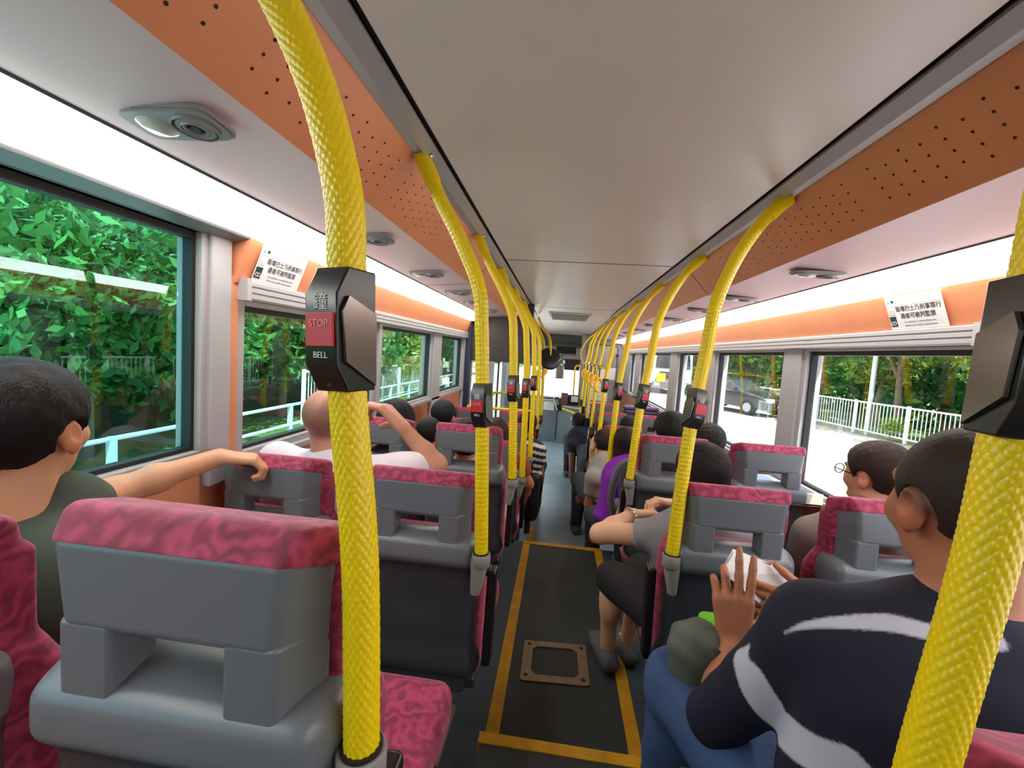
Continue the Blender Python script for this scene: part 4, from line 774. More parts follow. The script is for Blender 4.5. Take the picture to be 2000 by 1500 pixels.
def person(label, head, floor, yaw=0, hyaw=None, hpitch=0, hroll=0, s=1.0, skin=(196, 140, 108), hair='short', hcol=(22, 18, 18), shirt=(120, 120, 120), sleeve=.55, pants=(50, 54, 66), shorts=False,
           arms=None, h=.010, hh=None, neck=None, hips=None, knees=None, feet=None, shcol=None, lean=0, wide=1.0, group=None, width=1.0, shoe=SHOE, collar=True, fold=.003, shoulders=None, belly=1.0):
    """a seated passenger: one continuous body mesh; hair, clothes, shoes and eyes are its parts"""
    head = np.array(head, float); hyaw = yaw if hyaw is None else hyaw
    fw = np.array([-math.sin(yaw), math.cos(yaw), 0]); rt = np.array([math.cos(yaw), math.sin(yaw), 0]); up = np.array([0, 0, 1.])
    Rh = (Matrix.Rotation(hyaw, 3, 'Z') @ Matrix.Rotation(hroll, 3, 'Y') @ Matrix.Rotation(hpitch, 3, 'X')).transposed(); Rh = np.array([list(r) for r in Rh])
    hu = Rh[2]; hf = Rh[1]
    nk = np.array(neck, float) if neck is not None else head - up * .165 * s - fw * .035 * s - rt * lean
    hip = np.array(hips, float) if hips is not None else nk - up * (.50 * s) + fw * .02
    if hips is None: hip[2] = max(hip[2], floor + .50); 
    sL, sR = shoulders if shoulders else (nk - rt * .175 * s * wide - up * .055 * s, nk + rt * .175 * s * wide - up * .055 * s)
    sL = np.array(sL, float); sR = np.array(sR, float); mid = (nk + hip) / 2; ch = nk * .68 + hip * .32 + fw * .012; bl = nk * .30 + hip * .70 + fw * .03
    ax = _n(nk - hip); Rt = np.array([rt, _n(np.cross(ax, rt)), ax])
    hf_, body = [], []
    HS, SK, loc = head_parts(head, Rh, s)
    torso = [ell(ch, (.158 * s * wide, .108 * s, .175 * s), Rt), ell(bl, (.145 * s * wide * belly, .112 * s * belly, .15 * s), Rt), ell(hip + up * .02, (.165 * s * wide, .115 * s, .10 * s), Rt),
             cone(nk - up * .05 * s, sL, .058 * s, .056 * s), cone(nk - up * .05 * s, sR, .058 * s, .056 * s), cone(nk + up * .0, nk - ax * .12 * s, .058 * s, .08 * s)]
    neckf = cone(head - hu * .05 * s - hf * .018 * s, nk - up * .02, .052 * s, .060 * s)
    kn = knees or [hip + fw * .43 * s - rt * .12 * s, hip + fw * .43 * s + rt * .12 * s]; kn = [np.array(k, float) for k in kn]
    if not knees:
        for k in kn: k[2] = min(hip[2] + .02, floor + .52 * s)
    ft = feet or [np.array([k[0], k[1], floor + .08]) + fw * .04 for k in kn]; ft = [np.array(f_, float) for f_ in ft]
    hj = [hip - rt * .085 * s, hip + rt * .085 * s]
    legs = []; thigh = []; shin = []; feetf = []; shoesf = []
    for i in (0, 1):
        thigh.append(cone(hj[i], kn[i], .076 * s, .050 * s)); shin.append(union([cone(kn[i], ft[i], .050 * s, .034 * s), ell(kn[i] * .68 + ft[i] * .32 - fw * .02, (.050 * s, .052 * s, .10 * s))], .03))
        feetf.append(cone(ft[i] - up * .035, ft[i] + fw * .13 * s - up * .045, .032 * s, .028 * s)); shoesf.append(union([rbox(ft[i] + fw * .05 - up * .045, (.045 * s, .13 * s, .030), .028, [rt, fw, up]), ell(ft[i] + fw * .0 - up * .02, (.043 * s, .058 * s, .045 * s))], .03))
    A = arms or {}; armf = []; hands = []; slv = []; fore = []
    for sd, sh_ in (('L', sL), ('R', sR)):
        sg = -1 if sd == 'L' else 1; a = A.get(sd)
        if a is None:
            el = sh_ - up * .27 * s + fw * .06 * s + rt * sg * .035 * s; wr = el + fw * .20 * s - up * .03 * s - rt * sg * .07 * s; wr[2] = max(wr[2], kn[0][2] + .085); a = dict(e=el, w=wr, d=fw - rt * sg * .25 - up * .1, n=-up, t=-rt * sg, curl=.45)
        el = np.array(a['e'], float); wr = np.array(a['w'], float); armf.append(union([cone(sh_, el, .049 * s, .037 * s), cone(el, wr, .038 * s, .025 * s), ell(el * .62 + wr * .38, (.036 * s,) * 3)], .02))
        hands.append(hand(wr, a['d'], a['n'], a['t'], a.get('curl', .5), s * a.get('hs', 1), a.get('spread', .1), a.get('thumb', .4), a.get('curls')))
        sl = a.get('sleeve', sleeve); e2 = sh_ + (el - sh_) * min(sl, 1); ax_ = _n(el - sh_); c1 = cone(sh_, e2 + ax_ * .03, .066 * s, .060 * s)
        if sl <= 1:
            slv.append((lambda c1, e2, ax_: (lambda p: smax(c1(p), (p - V3(*e2)) @ ax_.astype(np.float32), .012)))(c1, e2, ax_))
        else:
            w2 = el + (wr - el) * (sl - 1); a2 = _n(wr - el); c2 = cone(el, w2 + a2 * .03, .050 * s, .038 * s); slv.append((lambda c1, c2, w2, a2: (lambda p: smin(c1(p), smax(c2(p), (p - V3(*w2)) @ a2.astype(np.float32), .01), .02)))(cone(sh_, el, .063 * s, .050 * s), c2, w2, a2))
    T = union(torso, .05)
    def B(p):
        d = T(p); d = smin(d, neckf(p), .030)
        for f_ in armf: d = smin(d, f_(p), .030)
        for f_ in thigh + shin: d = smin(d, f_(p), .022)
        for f_ in feetf: d = smin(d, f_(p), .02)
        d = smin(d, HSc(p), .022)
        for f_ in hands: d = smin(d, f_(p), .012)
        return d
    HSc = cull(HS, head, .15 * s)
    pts = np.array([head + .16 * s, head - .16 * s, sL, sR, hip, *kn, *ft] + [np.array(a['w']) for a in A.values()] + [np.array(a['e']) for a in A.values()]); lo = pts.min(0) - .17; hi = pts.max(0) + .17; lo[2] = max(lo[2], floor - .02) if not A else lo[2]
    sk = np.array(srgb(skin)); hc = np.array(srgb(hcol)); lip = np.array(srgb(tuple(int(v * k) for v, k in zip(skin, (.86, .62, .62)))))
    def bcol(P):
        q = loc(P.astype(np.float32)); c = np.tile(sk, (len(P), 1)); m = np.exp(-((q[:, 0] / .022) ** 2 + ((q[:, 2] + .054) / .009) ** 2) ** 2) * (q[:, 1] > .075); c = c * (1 - m[:, None]) + lip * m[:, None]
        if hair in ('shaved', 'buzz'):
            y, z = q[:, 1], q[:, 2]; reg = np.minimum(np.minimum(-(y - .03) * .84 + (z - .025) * .54, z + .06 + (y + .05) * .2), z + .005 + np.maximum(-y - .02, 0) * 1.3); reg = np.minimum(reg, .16 - z); 
            k = np.clip(reg / .02, 0, 1) * (.6 if hair == 'shaved' else .7); 
            if hair == 'shaved': k *= np.clip(1.3 - np.maximum(z - .03, 0) / .06, .1, 1)
            c = c * (1 - k[:, None]) + hc * k[:, None]
        er = np.exp(-(((np.abs(q[:, 0]) - .082) / .014) ** 2 + ((q[:, 1] + .01) / .03) ** 2 + (q[:, 2] / .04) ** 2)); c[:, 0] *= 1 + .12 * er; c[:, 1] *= 1 - .12 * er; c[:, 2] *= 1 - .12 * er
        return np.clip(c, 0, 1)
    root = empty('person', (head[0], head[1], floor), label, 'person', group); o0 = (head[0], head[1], floor)
    solid('body', B, lo, hi, h, SKINM, root, bcol, o0)
    def foldw(p, a): return (np.sin(p[:, 0] * 31 + np.sin(p[:, 2] * 17) * 2.2 + p[:, 1] * 9) * np.sin(p[:, 2] * 27 + np.sin(p[:, 0] * 13 + p[:, 1] * 21) * 2) + .5 * np.sin(p[:, 2] * 61 + p[:, 0] * 23 + np.sin(p[:, 1] * 37) * 1.5)) * a
    SV = slv
    def SH(p):
        d = T(p) - .014 * s
        for f_ in SV: d = smin(d, f_(p), .035)
        d = d - foldw(p, fold * .5); return smax(d, -(p[:, 2] - (hip[2] - .07)), .02)
    ck = cone(nk + up * .012 * s - fw * .0, nk - up * .03 * s, .066 * s, .080 * s)
    def SHc(p):
        d = SH(p)
        if collar: d = smin(d, smax(ck(p), (p - V3(*(nk + up * .020 * s + fw * .0))) @ V3(*_n(up * .9 - fw * .3)), .006), .010)
        return d
    l2 = np.minimum.reduce([sL, sR, hip, *[np.array(a['e']) for a in A.values()]]) - .2; h2 = np.maximum.reduce([sL, sR, hip, nk, *[np.array(a['e']) for a in A.values()]]) + .2
    solid('shirt', SHc, l2, h2, h, (mat('patterned cloth', (200, 200, 200), .85, attr=True, bump=.25, bscale=900) if shcol else cloth_mat(shirt)), root, shcol, o0)
    def PT(p):
        d = ell(hip + up * .01, (.175 * s * wide, .128 * s, .105 * s), Rt)(p)
        for i in (0, 1):
            t = cone(hj[i], kn[i] if not shorts else hj[i] + (kn[i] - hj[i]) * .95, .094 * s, .082 * s)(p)
            if not shorts: t = smin(t, smax(cone(kn[i], ft[i], .076 * s, .052 * s)(p), -(p[:, 2] - (ft[i][2] - .02)), .01), .03)
            d = smin(d, t, .03)
        d = d - foldw(p, .002); return smax(d, p[:, 2] - (hip[2] + .10), .02)
    l3 = np.minimum.reduce([hip, *kn, *ft]) - .2; h3 = np.maximum.reduce([hip, *kn, *ft]) + .2; solid('shorts' if shorts else 'trousers', PT, l3, h3, max(h, .007), cloth_mat(pants), root, None, o0)
    for i in (0, 1): solid('shoe', shoesf[i], ft[i] - .2, ft[i] + .22, max(h, .007), shoe, root, None, o0)
    if hair != 'shaved':
        HF = hair_field(hair, SK, loc, s); key = hcol
        if key not in HAIRM:
            HAIRM[key] = hair_mat(hcol)
        e = .30 if hair in ('long', 'bob', 'tied') else .15; solid('hair', HF, head - e * s, head + .16 * s + .02, hh or max(h * .7, .004), HAIRM[key], root, None, o0)
    for e in (-1, 1):
        p = head + (Rh.T @ np.array([e * .031, .081, .004])) * s; b = MB(); b.lathe([(0, -.011), (.0055, -.0095), (.0095, -.0055), (.011, 0), (.0095, .0055), (.0065, .0088)][::1], seg=14); b.m(1).lathe([(.0065, .0088), (.004, .0102), (0, .011)], seg=14)
        ob = b.build('eye', [EYEW, IRIS], root, smooth=True); ob.location = Vector(p) - Vector(o0); ob.rotation_euler = Matrix([list(Rh.T[0]), list(Rh.T[1]), list(Rh.T[2])]).to_euler(); ob.rotation_euler = (Matrix(Rh.T.tolist()) @ Matrix.Rotation(-math.pi / 2, 3, 'X')).to_euler(); ob.scale = (s,) * 3
        bb = MB(); vs = [Vector(head + (Rh.T @ np.array([e * (.014 + .034 * k / 4), .0955 - .012 * (k / 4) ** 2, .026 + .004 * math.sin(k * .8)])) * s) - Vector(o0) for k in range(5)]; bb.tube(vs, [.002, .003, .003, .0028, .0015], 8); bb.build('eyebrow', HAIRM.get(hcol) or HAIRM.setdefault(hcol, hair_mat(hcol)), root, smooth=True)
    return root, dict(head=head, nk=nk, hip=hip, sL=sL, sR=sR, Rh=Rh, kn=kn, ft=ft, o0=o0)
BLK = (20, 16, 17)
def pt(px, py, y): return np.array(at(px, py, y))
# --- the boy at the left window, arm stretched to the seat ahead
bs = pt(120, 1000, .70); be = pt(215, 965, .90); bw = pt(428, 893, 1.10)
boy, J = person('boy in a dark green T-shirt by the left window, arm stretched to the seat ahead', pt(42, 842, .66), .13, yaw=.12, hyaw=.38, hpitch=.12, s=.98, skin=(204, 148, 112), shirt=(64, 74, 62), pants=(206, 200, 190), shorts=True, sleeve=.35, h=.0045, hh=.004,
    neck=(-1.01, .61, 1.005), hips=(-.92, .66, .64), shoulders=((-1.09, .64, .94), tuple(bs)), arms={'R': dict(e=be, w=bw, d=(.75, .55, -.12), n=(.2, .15, -1), t=(-.4, .9, 0), curl=1.15, thumb=.9), 'L': dict(e=(-1.08, .80, .80), w=(-.86, .94, .84), d=(.8, .4, -.3), n=(0, 0, -1), t=(0, 1, 0), curl=.5)}, collar=False)
# --- the man in the navy polo shirt
WHT = np.array(srgb((196, 196, 212))); NVY = np.array(srgb((20, 22, 44)))
mh = pt(1892, 995, .77); mn = np.array((.55, .735, 1.015)); msL = np.array((.375, .79, .965)); msR = np.array((.73, .73, .955)); me_ = pt(1400, 1400, .93); mw = pt(1432, 1262, 1.04)
st1 = np.array([pt(1515, 1245, .80), pt(1560, 1222, .74), pt(1640, 1212, .70), pt(1740, 1216, .66), pt(1850, 1236, .64)]); st2 = np.array([pt(1452, 1248, .82), pt(1450, 1300, .80), pt(1488, 1360, .76), pt(1535, 1430, .72), pt(1620, 1500, .68), pt(1700, 1560, .66)])
def seg_d(P, L, wd):
    D = np.full(len(P), 9.)
    for i in range(len(L) - 1):
        a, b_ = L[i], L[i + 1]; d = b_ - a; t = np.clip(((P - a) @ d) / (d @ d), 0, 1); q = P - (a + t[:, None] * d); q = q * np.array([1, .35, 1]); D = np.minimum(D, np.linalg.norm(q, axis=1) - (wd[i] + (wd[i + 1] - wd[i]) * t))
    return D
def polo(P):
    d = np.minimum(seg_d(P, st1, [.001, .008, .014, .016, .014]), seg_d(P, st2, [.012, .024, .024, .024, .028, .03])); k = np.clip(.5 - d / .003, 0, 1); k *= P[:, 1] < .93
    return NVY * (1 - k[:, None]) + WHT * k[:, None]
man, MJ = person('man with cropped hair in a navy polo with pale stripes, reading folded paper', mh, 0, yaw=.05, hyaw=-.06, hpitch=-.04, s=1.15, skin=(176, 112, 80), hair='buzz', hcol=(52, 42, 36), shirt=(20, 22, 44), pants=(58, 84, 126), sleeve=1.16, h=.0045, hh=.0035, wide=1.14, belly=1.05,
    neck=mn, hips=(.52, .70, .56), shoulders=(msL, msR), knees=[(.262, 1.10, .60), (.56, 1.12, .57)], feet=[(.25, 1.16, .09), (.56, 1.16, .09)],
    arms={'L': dict(e=me_, w=mw, d=(-.02, .22, .97), n=(.25, .95, -.2), t=(.96, -.25, .0), curls=[.12, .10, .75, .95], spread=.4, thumb=.5, hs=1.04), 'R': dict(e=(.70, .92, .78), w=pt(1600, 1205, 1.12), d=(-.95, .12, .12), n=(-.1, .98, -.1), t=(.0, -.2, 1), curl=.55, thumb=.2)})
# the pale curved bands sewn into the polo: traced on the cloth itself
shirt_o = [c for c in man.children if c.name.startswith('shirt')][0]
from mathutils.bvhtree import BVHTree
_b = BVHTree.FromPolygons([Vector(v.co) + Vector(MJ['o0']) for v in shirt_o.data.vertices], [tuple(p.vertices) for p in shirt_o.data.polygons])
def on_cloth(px, py):
    o = Vector((CX, 0, CZ)); d = (Vector(at(px, py, 1)) - o).normalized(); hit = _b.ray_cast(o, d); return None if hit[0] is None else np.array(hit[0])
def band(L):
    P = [(on_cloth(x, y), w_) for x, y, w_ in L]; P = [p for p in P if p[0] is not None]; return np.array([p[0] for p in P]), [p[1] for p in P]
_v = np.array([tuple(Vector(v.co) + Vector(MJ['o0'])) for v in shirt_o.data.vertices]); _D = np.full(len(_v), 9.)
for L in ([(1532, 1236, .0012), (1570, 1222, .005), (1620, 1216, .008), (1680, 1214, .0115), (1740, 1216, .0135), (1790, 1228, .012), (1840, 1240, .011), (1900, 1250, .010), (1950, 1256, .010)], [(1462, 1262, .004), (1446, 1290, .022), (1468, 1330, .034), (1496, 1372, .034), (1526, 1416, .032), (1566, 1456, .030), (1616, 1480, .026), (1655, 1495, .028), (1690, 1540, .03)]):
    Pq, Wq = band(L)
    for i in range(len(Pq) - 1):
        a, b_ = Pq[i], Pq[i + 1]; d = b_ - a; t = np.clip(((_v - a) @ d) / (d @ d + 1e-9), 0, 1); _D = np.minimum(_D, np.linalg.norm(_v - (a + t[:, None] * d), axis=1) - (Wq[i] + (Wq[i + 1] - Wq[i]) * t))
_k = np.clip(.5 - _D / .003, 0, 1); _c = NVY * (1 - _k[:, None]) + WHT * _k[:, None]
_a = shirt_o.data.color_attributes.new('col', 'FLOAT_COLOR', 'POINT'); _a.data.foreach_set('color', np.concatenate([_c, np.ones((len(_c), 1))], 1).astype(np.float32).ravel()); shirt_o.data.materials[0] = mat('patterned cloth', (200, 200, 200), .85, attr=True, bump=.25, bscale=900)
# folded paper in his hands
pp = empty('folded_paper', tuple(pt(1480, 1130, 1.16)), 'folded white printed paper held in the hands of the navy-shirted man', 'paper'); o_ = Vector(pp.location)
def sheet(nm, c4, m, parent, th=.0008, off=0):
    c = [Vector(v) - o_ for v in c4]; n = (c[1] - c[0]).cross(c[3] - c[0]).normalized(); b = MB(); b.hexa([v + n * off for v in c] + [v + n * (off + th) for v in c]); return b.build(nm, m, parent)
sheet('sheet', [pt(1437, 1075, 1.19), pt(1545, 1122, 1.18), pt(1512, 1196, 1.145), pt(1410, 1118, 1.15)], WHITE, pp)
sheet('back_sheet', [pt(1432, 1072, 1.20), pt(1530, 1110, 1.20), pt(1508, 1190, 1.165), pt(1408, 1112, 1.17)], WHITE, pp)
sheet('lower_fold', [pt(1462, 1148, 1.16), pt(1530, 1172, 1.16), pt(1512, 1200, 1.135), pt(1448, 1150, 1.14)], mat('bluish paper', (214, 222, 236), .6), pp)
sheet('red_heading', [pt(1473, 1094, 1.192), pt(1508, 1101, 1.192), pt(1500, 1111, 1.188), pt(1479, 1105, 1.188)], RED, pp)
for i in range(5): a = 1112 + i * 7; sheet('printing', [pt(1482 - i * 2, a, 1.178 - i * .003), pt(1530 - i * 2, a + 12, 1.178 - i * .003), pt(1530 - i * 2, a + 13.5, 1.178 - i * .003), pt(1482 - i * 2, a + 1.5, 1.178 - i * .003)], LINK, pp)
# his backpack on the lap
bp = empty('backpack', (.325, 1.09, .585), 'grey green backpack with lime trim on the lap of the navy-shirted man', 'backpack'); bp.scale = (.8, .8, .8); GG = mat('grey green nylon', (92, 100, 88), .6, bump=.4, bscale=60); LIME = mat('lime trim', (110, 200, 40), .5); DG = mat('dark grey webbing', (66, 62, 58), .7)
bx = lambda c, r, R=None: ell(c, r, R)
fb = union([rbox((0, .0, .10), (.13, .075, .13), .06), ell((-.05, -.03, .16), (.09, .06, .10)), ell((.05, .0, .05), (.10, .09, .09))], .05); fold_ = lambda p: fb(p) - .004 * np.sin(p[:, 0] * 60 + p[:, 2] * 45) * np.sin(p[:, 2] * 30 + p[:, 1] * 40)
solid('bag_body', fold_, (-.2, -.15, -.06), (.2, .15, .30), .006, GG, bp); solid('lime_panel', union([rbox((.010, .0, .235), (.06, .05, .024), .02), ell((.00, -.04, .20), (.055, .03, .05))], .02), (-.1, -.1, .12), (.16, .1, .29), .005, LIME, bp)
b = MB(); b.tube(smooth_path([(.0, -.03, .235), (.005, -.04, .275), (.03, -.045, .295), (.06, -.04, .28), (.07, -.03, .24)], 5), .008, 8); b.build('carry_loop', DG, bp, smooth=True)
b = MB(); b.box((.025, -.066, .19), (.075, -.056, .235)); b.box((.035, -.072, .20), (.065, -.064, .21)); b.build('buckle', mat('grey buckle', (120, 112, 104), .4), bp, bevel=.003); b = MB(); b.tube(smooth_path([(-.03, -.09, .22), (-.045, -.10, .14), (-.05, -.09, .05)], 5), .012, 8); b.build('strap', DG, bp, smooth=True)
# --- woman in grey with her elbow over the aisle
lh = pt(1368, 925, 1.68); ls = pt(1310, 1045, 1.60); le = pt(1172, 1042, 1.66); lw = pt(1236, 1004, 1.76)
lady, LJ = person('dark-haired woman in a grey T-shirt leaning her elbow into the aisle', lh, 0, yaw=.25, hyaw=.55, hpitch=-.12, s=.95, skin=(226, 176, 142), hair='bob', hcol=(26, 16, 18), shirt=(140, 136, 140), pants=(24, 22, 24), shorts=True, sleeve=.50, h=.006, hh=.005,
    neck=(.44, 1.60, .86), hips=(.42, 1.58, .50), shoulders=(ls, (.60, 1.62, .80)), knees=[(.185, 1.93, .44), (.32, 2.0, .46)], feet=[(.20, 1.95, .09), (.30, 2.02, .09)],
    arms={'L': dict(e=le, w=lw, d=(.85, .25, .05), n=(.1, -.2, -1), t=(.2, .9, 0), curl=.5), 'R': dict(e=(.50, 1.88, .72), w=pt(1322, 985, 1.86), d=(-.9, -.1, .15), n=(-.2, -.2, -.95), t=(-.1, 1, .1), curl=1.0, thumb=.8)})
b = MB(); wv = Vector(le) .lerp(Vector(lw), .93); dv = (Vector(lw) - Vector(le)).normalized(); e1 = dv.orthogonal().normalized(); e2 = dv.cross(e1)
for k in range(14): a = k * 2 * math.pi / 14; c = e1 * math.cos(a) * .030 + e2 * math.sin(a) * .030 + wv - Vector(LJ['o0']); b.lathe([(0, -.006), (.006, -.003), (.006, .003), (0, .006)], c, 8)
b.build('bracelet', CHR, lady, smooth=True)
# --- bald man, arm raised to the side of his head
bh = pt(645, 822, 1.45)
person('man with shaved head in a white shirt, bare forearm raised beside the pole', bh, 0, yaw=0, hyaw=-.05, s=1.04, skin=(190, 132, 106), hair='shaved', hcol=(70, 52, 50), shirt=(222, 208, 216), sleeve=.55, h=.006, shoulders=(pt(545, 905, 1.45), pt(790, 925, 1.47)), wide=1.0,
    neck=pt(650, 905, 1.43), arms={'R': dict(hs=1.35, e=pt(852, 908, 1.58), w=pt(793, 842, 1.56), d=(-.75, .1, .65), n=(-.6, -.1, -.7), t=(-.1, .9, .3), curl=1.1, thumb=.9, sleeve=.45)})
# --- man with glasses at the right window
gl, GJ = person('person with glasses and a grey top by the right window, beyond the navy-shirted man', pt(1712, 932, 1.62), 0, yaw=.1, hyaw=.35, s=.95, skin=(198, 142, 110), hair='short', hcol=(48, 34, 28), shirt=(126, 116, 112), h=.007, neck=pt(1690, 1010, 1.58), shoulders=(pt(1590, 1050, 1.60), (1.09, 1.66, .87)))
b = MB(); Rg = GJ['Rh'].T
for e in (-1, 1):
    b.tube([Vector(GJ['head'] + Rg @ np.array([e * .032 + .022 * math.cos(t), .108, .003 + .017 * math.sin(t)])) - Vector(GJ['o0']) for t in [i * math.pi / 8 for i in range(17)]], .002, 6, cap=False); b.tube([Vector(GJ['head'] + Rg @ np.array(v)) - Vector(GJ['o0']) for v in ((e * .056, .105, .006), (e * .074, .07, .008), (e * .080, -.005, .004))], .002, 6)
b.build('glasses', BLACKP, gl, smooth=True)
# --- passengers further forward
DK = (34, 36, 44)
person('woman with straight black hair at the left window, third row', pt(775, 826, 2.12), 0, yaw=0, hyaw=-.15, s=.98, hair='bob', hcol=BLK, shirt=(60, 60, 72), skin=(206, 154, 124), h=.009)
person('dark-haired passenger in the third row left of the aisle, hidden behind the headrest', pt(912, 866, 2.22), 0, yaw=0, hair='short', hcol=BLK, shirt=(214, 210, 208), skin=(208, 142, 108), h=.009)
person('black-haired passenger with visible ears at the left window, head above the fourth row', pt(866, 815, 3.2), -.22, yaw=0, hair='short', hcol=(20, 20, 30), shirt=(70, 64, 80), skin=(206, 140, 112), h=.011)
person('passenger whose black hair shows low beside the third row window seat', pt(838, 850, 2.60), -.22, s=.85, hair='short', hcol=BLK, shirt=(60, 60, 64), h=.013)
person('passenger with long brown hair behind the second left pole', pt(968, 850, 2.98), -.22, hair='long', hcol=(52, 32, 24), shirt=(150, 66, 30), skin=(190, 120, 80), h=.010, arms={'R': dict(e=pt(1032, 945, 3.0), w=pt(1018, 985, 3.2), d=(-.3, .8, -.3), n=(0, 0, -1), t=(-1, 0, 0), curl=.5)}, shoulders=(pt(915, 915, 2.95), pt(1012, 905, 2.95)), neck=pt(966, 895, 2.95))
wht = np.array(srgb((206, 200, 190))); blk = np.array(srgb((22, 24, 34)))
def stripes(P): k = (np.sin((P[:, 2] + P[:, 0] * .25) * 2 * math.pi / .062) > .1)[:, None]; return np.where(k, wht, blk)
person('passenger in a black and white striped T-shirt leaning into the aisle on the left', pt(1030, 832, 4.05), -.25, hair='short', hcol=BLK, shcol=stripes, skin=(150, 100, 76), h=.009, sleeve=.6, pants=(26, 28, 36), neck=pt(1026, 868, 4.0), shoulders=(pt(996, 880, 4.0), pt(1051, 880, 4.0)), arms={'R': dict(e=pt(1055, 925, 4.05), w=pt(1046, 958, 4.25), d=(-.2, .8, -.5), n=(-.5, 0, -.8), t=(-.5, .5, 0), curl=.6)})
person('passenger with black hair and a dark top, third row right of the aisle', pt(1309, 850, 2.42), 0, hair='short', hcol=(18, 16, 18), shirt=(50, 52, 60), h=.009)
person('passenger with curly dark hair by the right window, between two headrests', pt(1382, 868, 2.95), -.22, s=1.0, hair='curly', hcol=(34, 28, 28), shirt=(90, 96, 110), h=.010)
person('long-haired passenger in a purple top wearing a grey backpack strap', pt(1222, 866, 2.98), -.25, hair='long', hcol=(40, 26, 22), shirt=(130, 24, 170), skin=(196, 140, 110), h=.009, sleeve=.8, shoulders=(pt(1207, 938, 2.80), pt(1262, 925, 2.86)), neck=pt(1228, 908, 2.88), hips=(.34, 2.86, .34), s=.92)
person('passenger in a beige grey T-shirt leaning forward beside the third right pole', pt(1180, 868, 3.75), -.25, yaw=.1, hair='short', hcol=(36, 26, 24), shirt=(150, 142, 134), skin=(176, 116, 84), h=.009, sleeve=.6, shoulders=(pt(1160, 934, 3.5), pt(1204, 924, 3.55)), neck=pt(1182, 905, 3.6), wide=.8, arms={'L': dict(e=pt(1150, 985, 3.55), w=pt(1190, 1005, 3.6), d=(.8, .4, -.3), n=(0, 0, -1), t=(0, 1, 0), curl=.5)})
person('passenger in a black top holding the bell push with a raised bare forearm', pt(1178, 845, 4.55), -.25, hair='short', hcol=(30, 24, 22), shirt=(34, 28, 32), skin=(222, 178, 140), h=.009, sleeve=.9, shoulders=(pt(1170, 905, 4.3), pt(1215, 900, 4.4)), neck=pt(1185, 885, 4.45), arms={'L': dict(e=pt(1160, 915, 4.12), w=pt(1156, 878, 4.08), d=(.1, -.1, .95), n=(.6, .4, 0), t=(.2, -.9, .2), curl=.9)})
person('passenger in a dark navy vest seated beyond the right poles, arm toward the aisle', pt(1130, 826, 5.6), -.25, hair='short', hcol=BLK, shirt=(26, 30, 48), skin=(150, 100, 76), h=.010, sleeve=.2, shoulders=(pt(1118, 870, 5.4), pt(1160, 862, 5.6)), neck=pt(1134, 852, 5.5), arms={'L': dict(e=pt(1117, 930, 5.4), w=pt(1122, 952, 5.7), d=(.3, .6, -.5), n=(.3, 0, -.9), t=(.6, .5, 0), curl=.6)})
person('passenger in a grey striped top whose forearm reaches into the aisle on the right', pt(1166, 862, 5.0), -.25, hair='short', hcol=BLK, shirt=(70, 74, 80), skin=(168, 112, 84), h=.010, sleeve=1.2, shoulders=(pt(1142, 905, 4.75), pt(1190, 895, 4.9)), neck=pt(1165, 885, 4.9), arms={'L': dict(e=pt(1126, 955, 4.6), w=pt(1140, 935, 4.3), d=(.4, -.2, .4), n=(.3, 0, -.9), t=(.3, .5, .3), curl=.8)})
person('passenger whose black hair shows above a far purple-topped seat on the right', pt(1197, 818, 5.9), -.25, hair='short', hcol=BLK, shirt=(80, 70, 90), h=.014)
person('passenger with dark hair beyond the fourth row right of the aisle', pt(1228, 838, 4.3), -.25, hair='short', hcol=(24, 20, 22), shirt=(60, 56, 66), h=.013)
gb = empty('backpack', tuple(pt(1214, 1010, 2.70)), 'grey backpack with a broad strap hanging beside the purple top on the right', 'backpack'); og = Vector(gb.location); GB = mat('mid grey nylon', (98, 96, 102), .65, bump=.4, bscale=80)
solid('bag_body', union([rbox((0, 0, -.02), (.07, .07, .13), .05), ell((-.02, -.03, -.05), (.06, .05, .08))], .03), (-.14, -.14, -.2), (.14, .14, .16), .009, GB, gb); b = MB(); b.tube([Vector(v) - og for v in smooth_path([pt(1236, 900, 2.66), pt(1214, 908, 2.62), pt(1200, 935, 2.60), pt(1193, 975, 2.60), pt(1200, 1015, 2.62)], 6)], .022, 12); b.build('strap', GB, gb, smooth=True)
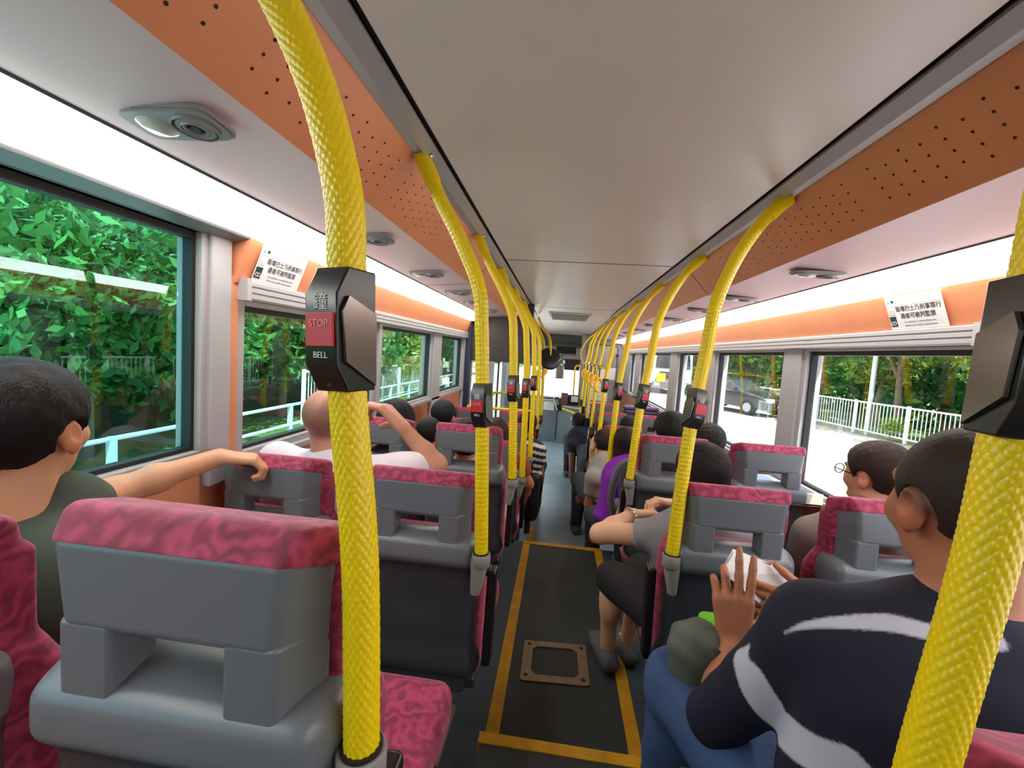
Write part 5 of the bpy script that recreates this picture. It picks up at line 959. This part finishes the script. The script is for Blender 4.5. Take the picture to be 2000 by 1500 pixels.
# far purple-topped priority seat and odds and ends on the floor
ps = empty('priority_seat', (.86, 5.15, -.22), 'grey seat with a purple top edge far up on the right', 'seat'); b = MB(); b.box((-.20, 0, .45), (.20, .10, 1.06)); b.build('backrest', SG2, ps, bevel=.03); b = MB(); b.box((-.20, -.005, 1.055), (.20, .105, 1.10)); b.build('purple_top', PURP, ps, bevel=.02); b = MB(); b.box((-.2, .1, .38), (.2, .5, .46)); b.build('seat_base', SG2, ps, bevel=.03); b = MB(); b.box((-.05, .15, 0), (.05, .35, .38)); b.build('leg', SG2, ps)
bk = empty('black_backpack', (-.31, 3.95, -.25), 'black backpack hanging low at the left edge of the aisle floor', 'backpack'); solid('bag_body', union([rbox((0, 0, .36), (.09, .09, .22), .05), ell((.03, -.05, .28), (.06, .06, .14))], .04), (-.2, -.2, .05), (.2, .2, .65), .010, mat('black nylon', (22, 22, 30), .6, bump=.4, bscale=80), bk); b = MB(); b.tube(smooth_path([(-.03, -.06, .55), (-.03, -.11, .45), (-.02, -.10, .25)], 5), .012, 8); b.build('strap', DG, bk, smooth=True); b = MB(); b.tube([(.0, .0, .0), (.0, .0, .2)], .03, 10); b.build('base', DG, bk)
wb = empty('plastic_bag', tuple(pt(1002, 985, 2.95)), 'white plastic bag hanging beside the left aisle seats', 'bag'); solid('bag', union([ell((0, 0, -.06), (.035, .06, .09)), ell((0, .02, -.12), (.045, .07, .06))], .03), (-.1, -.12, -.22), (.1, .14, .08), .008, mat('white plastic', (220, 216, 218), .5), wb)
lg = empty('storage_tray', (1.05, 2.35, .80), 'cream ledge tray under the right window beyond the empty seat', 'tray'); b = MB(); b.box((-.20, -.25, 0), (.08, .25, .015)); b.box((-.20, -.25, 0), (-.185, .25, .06)); b.box((-.20, -.25, 0), (.08, -.235, .06)); b.build('tray', mat('cream plastic', (226, 216, 196), .5), lg, bevel=.004); b = MB(); b.box((-.185, -.2, .015), (.06, .2, .02)); b.build('liner', mat('pale blue liner', (150, 176, 214), .5), lg)
sg = empty('blue_reflection_sign', tuple(at(817, 812, 11.0))[:2] + (-.6,), 'made-up round blue sign standing in for a reflection in the third left window', 'sign'); zz = at(817, 802, 11.0)[2] + .6; b = MB(); b.lathe([(0, -.008), (.17, -.006), (.17, .006), (0, .008)], (0, 0, zz), 28, Matrix.Rotation(math.pi / 2, 3, 'X')); b.build('sign_plate', mat('bright blue enamel', (40, 130, 220), .3), sg); b = MB(); b.tube([(0, .03, 0), (0, .03, zz + .2)], .025, 10); b.build('post', GREY, sg)  # added sign, stands in for a blue reflection in the window glass
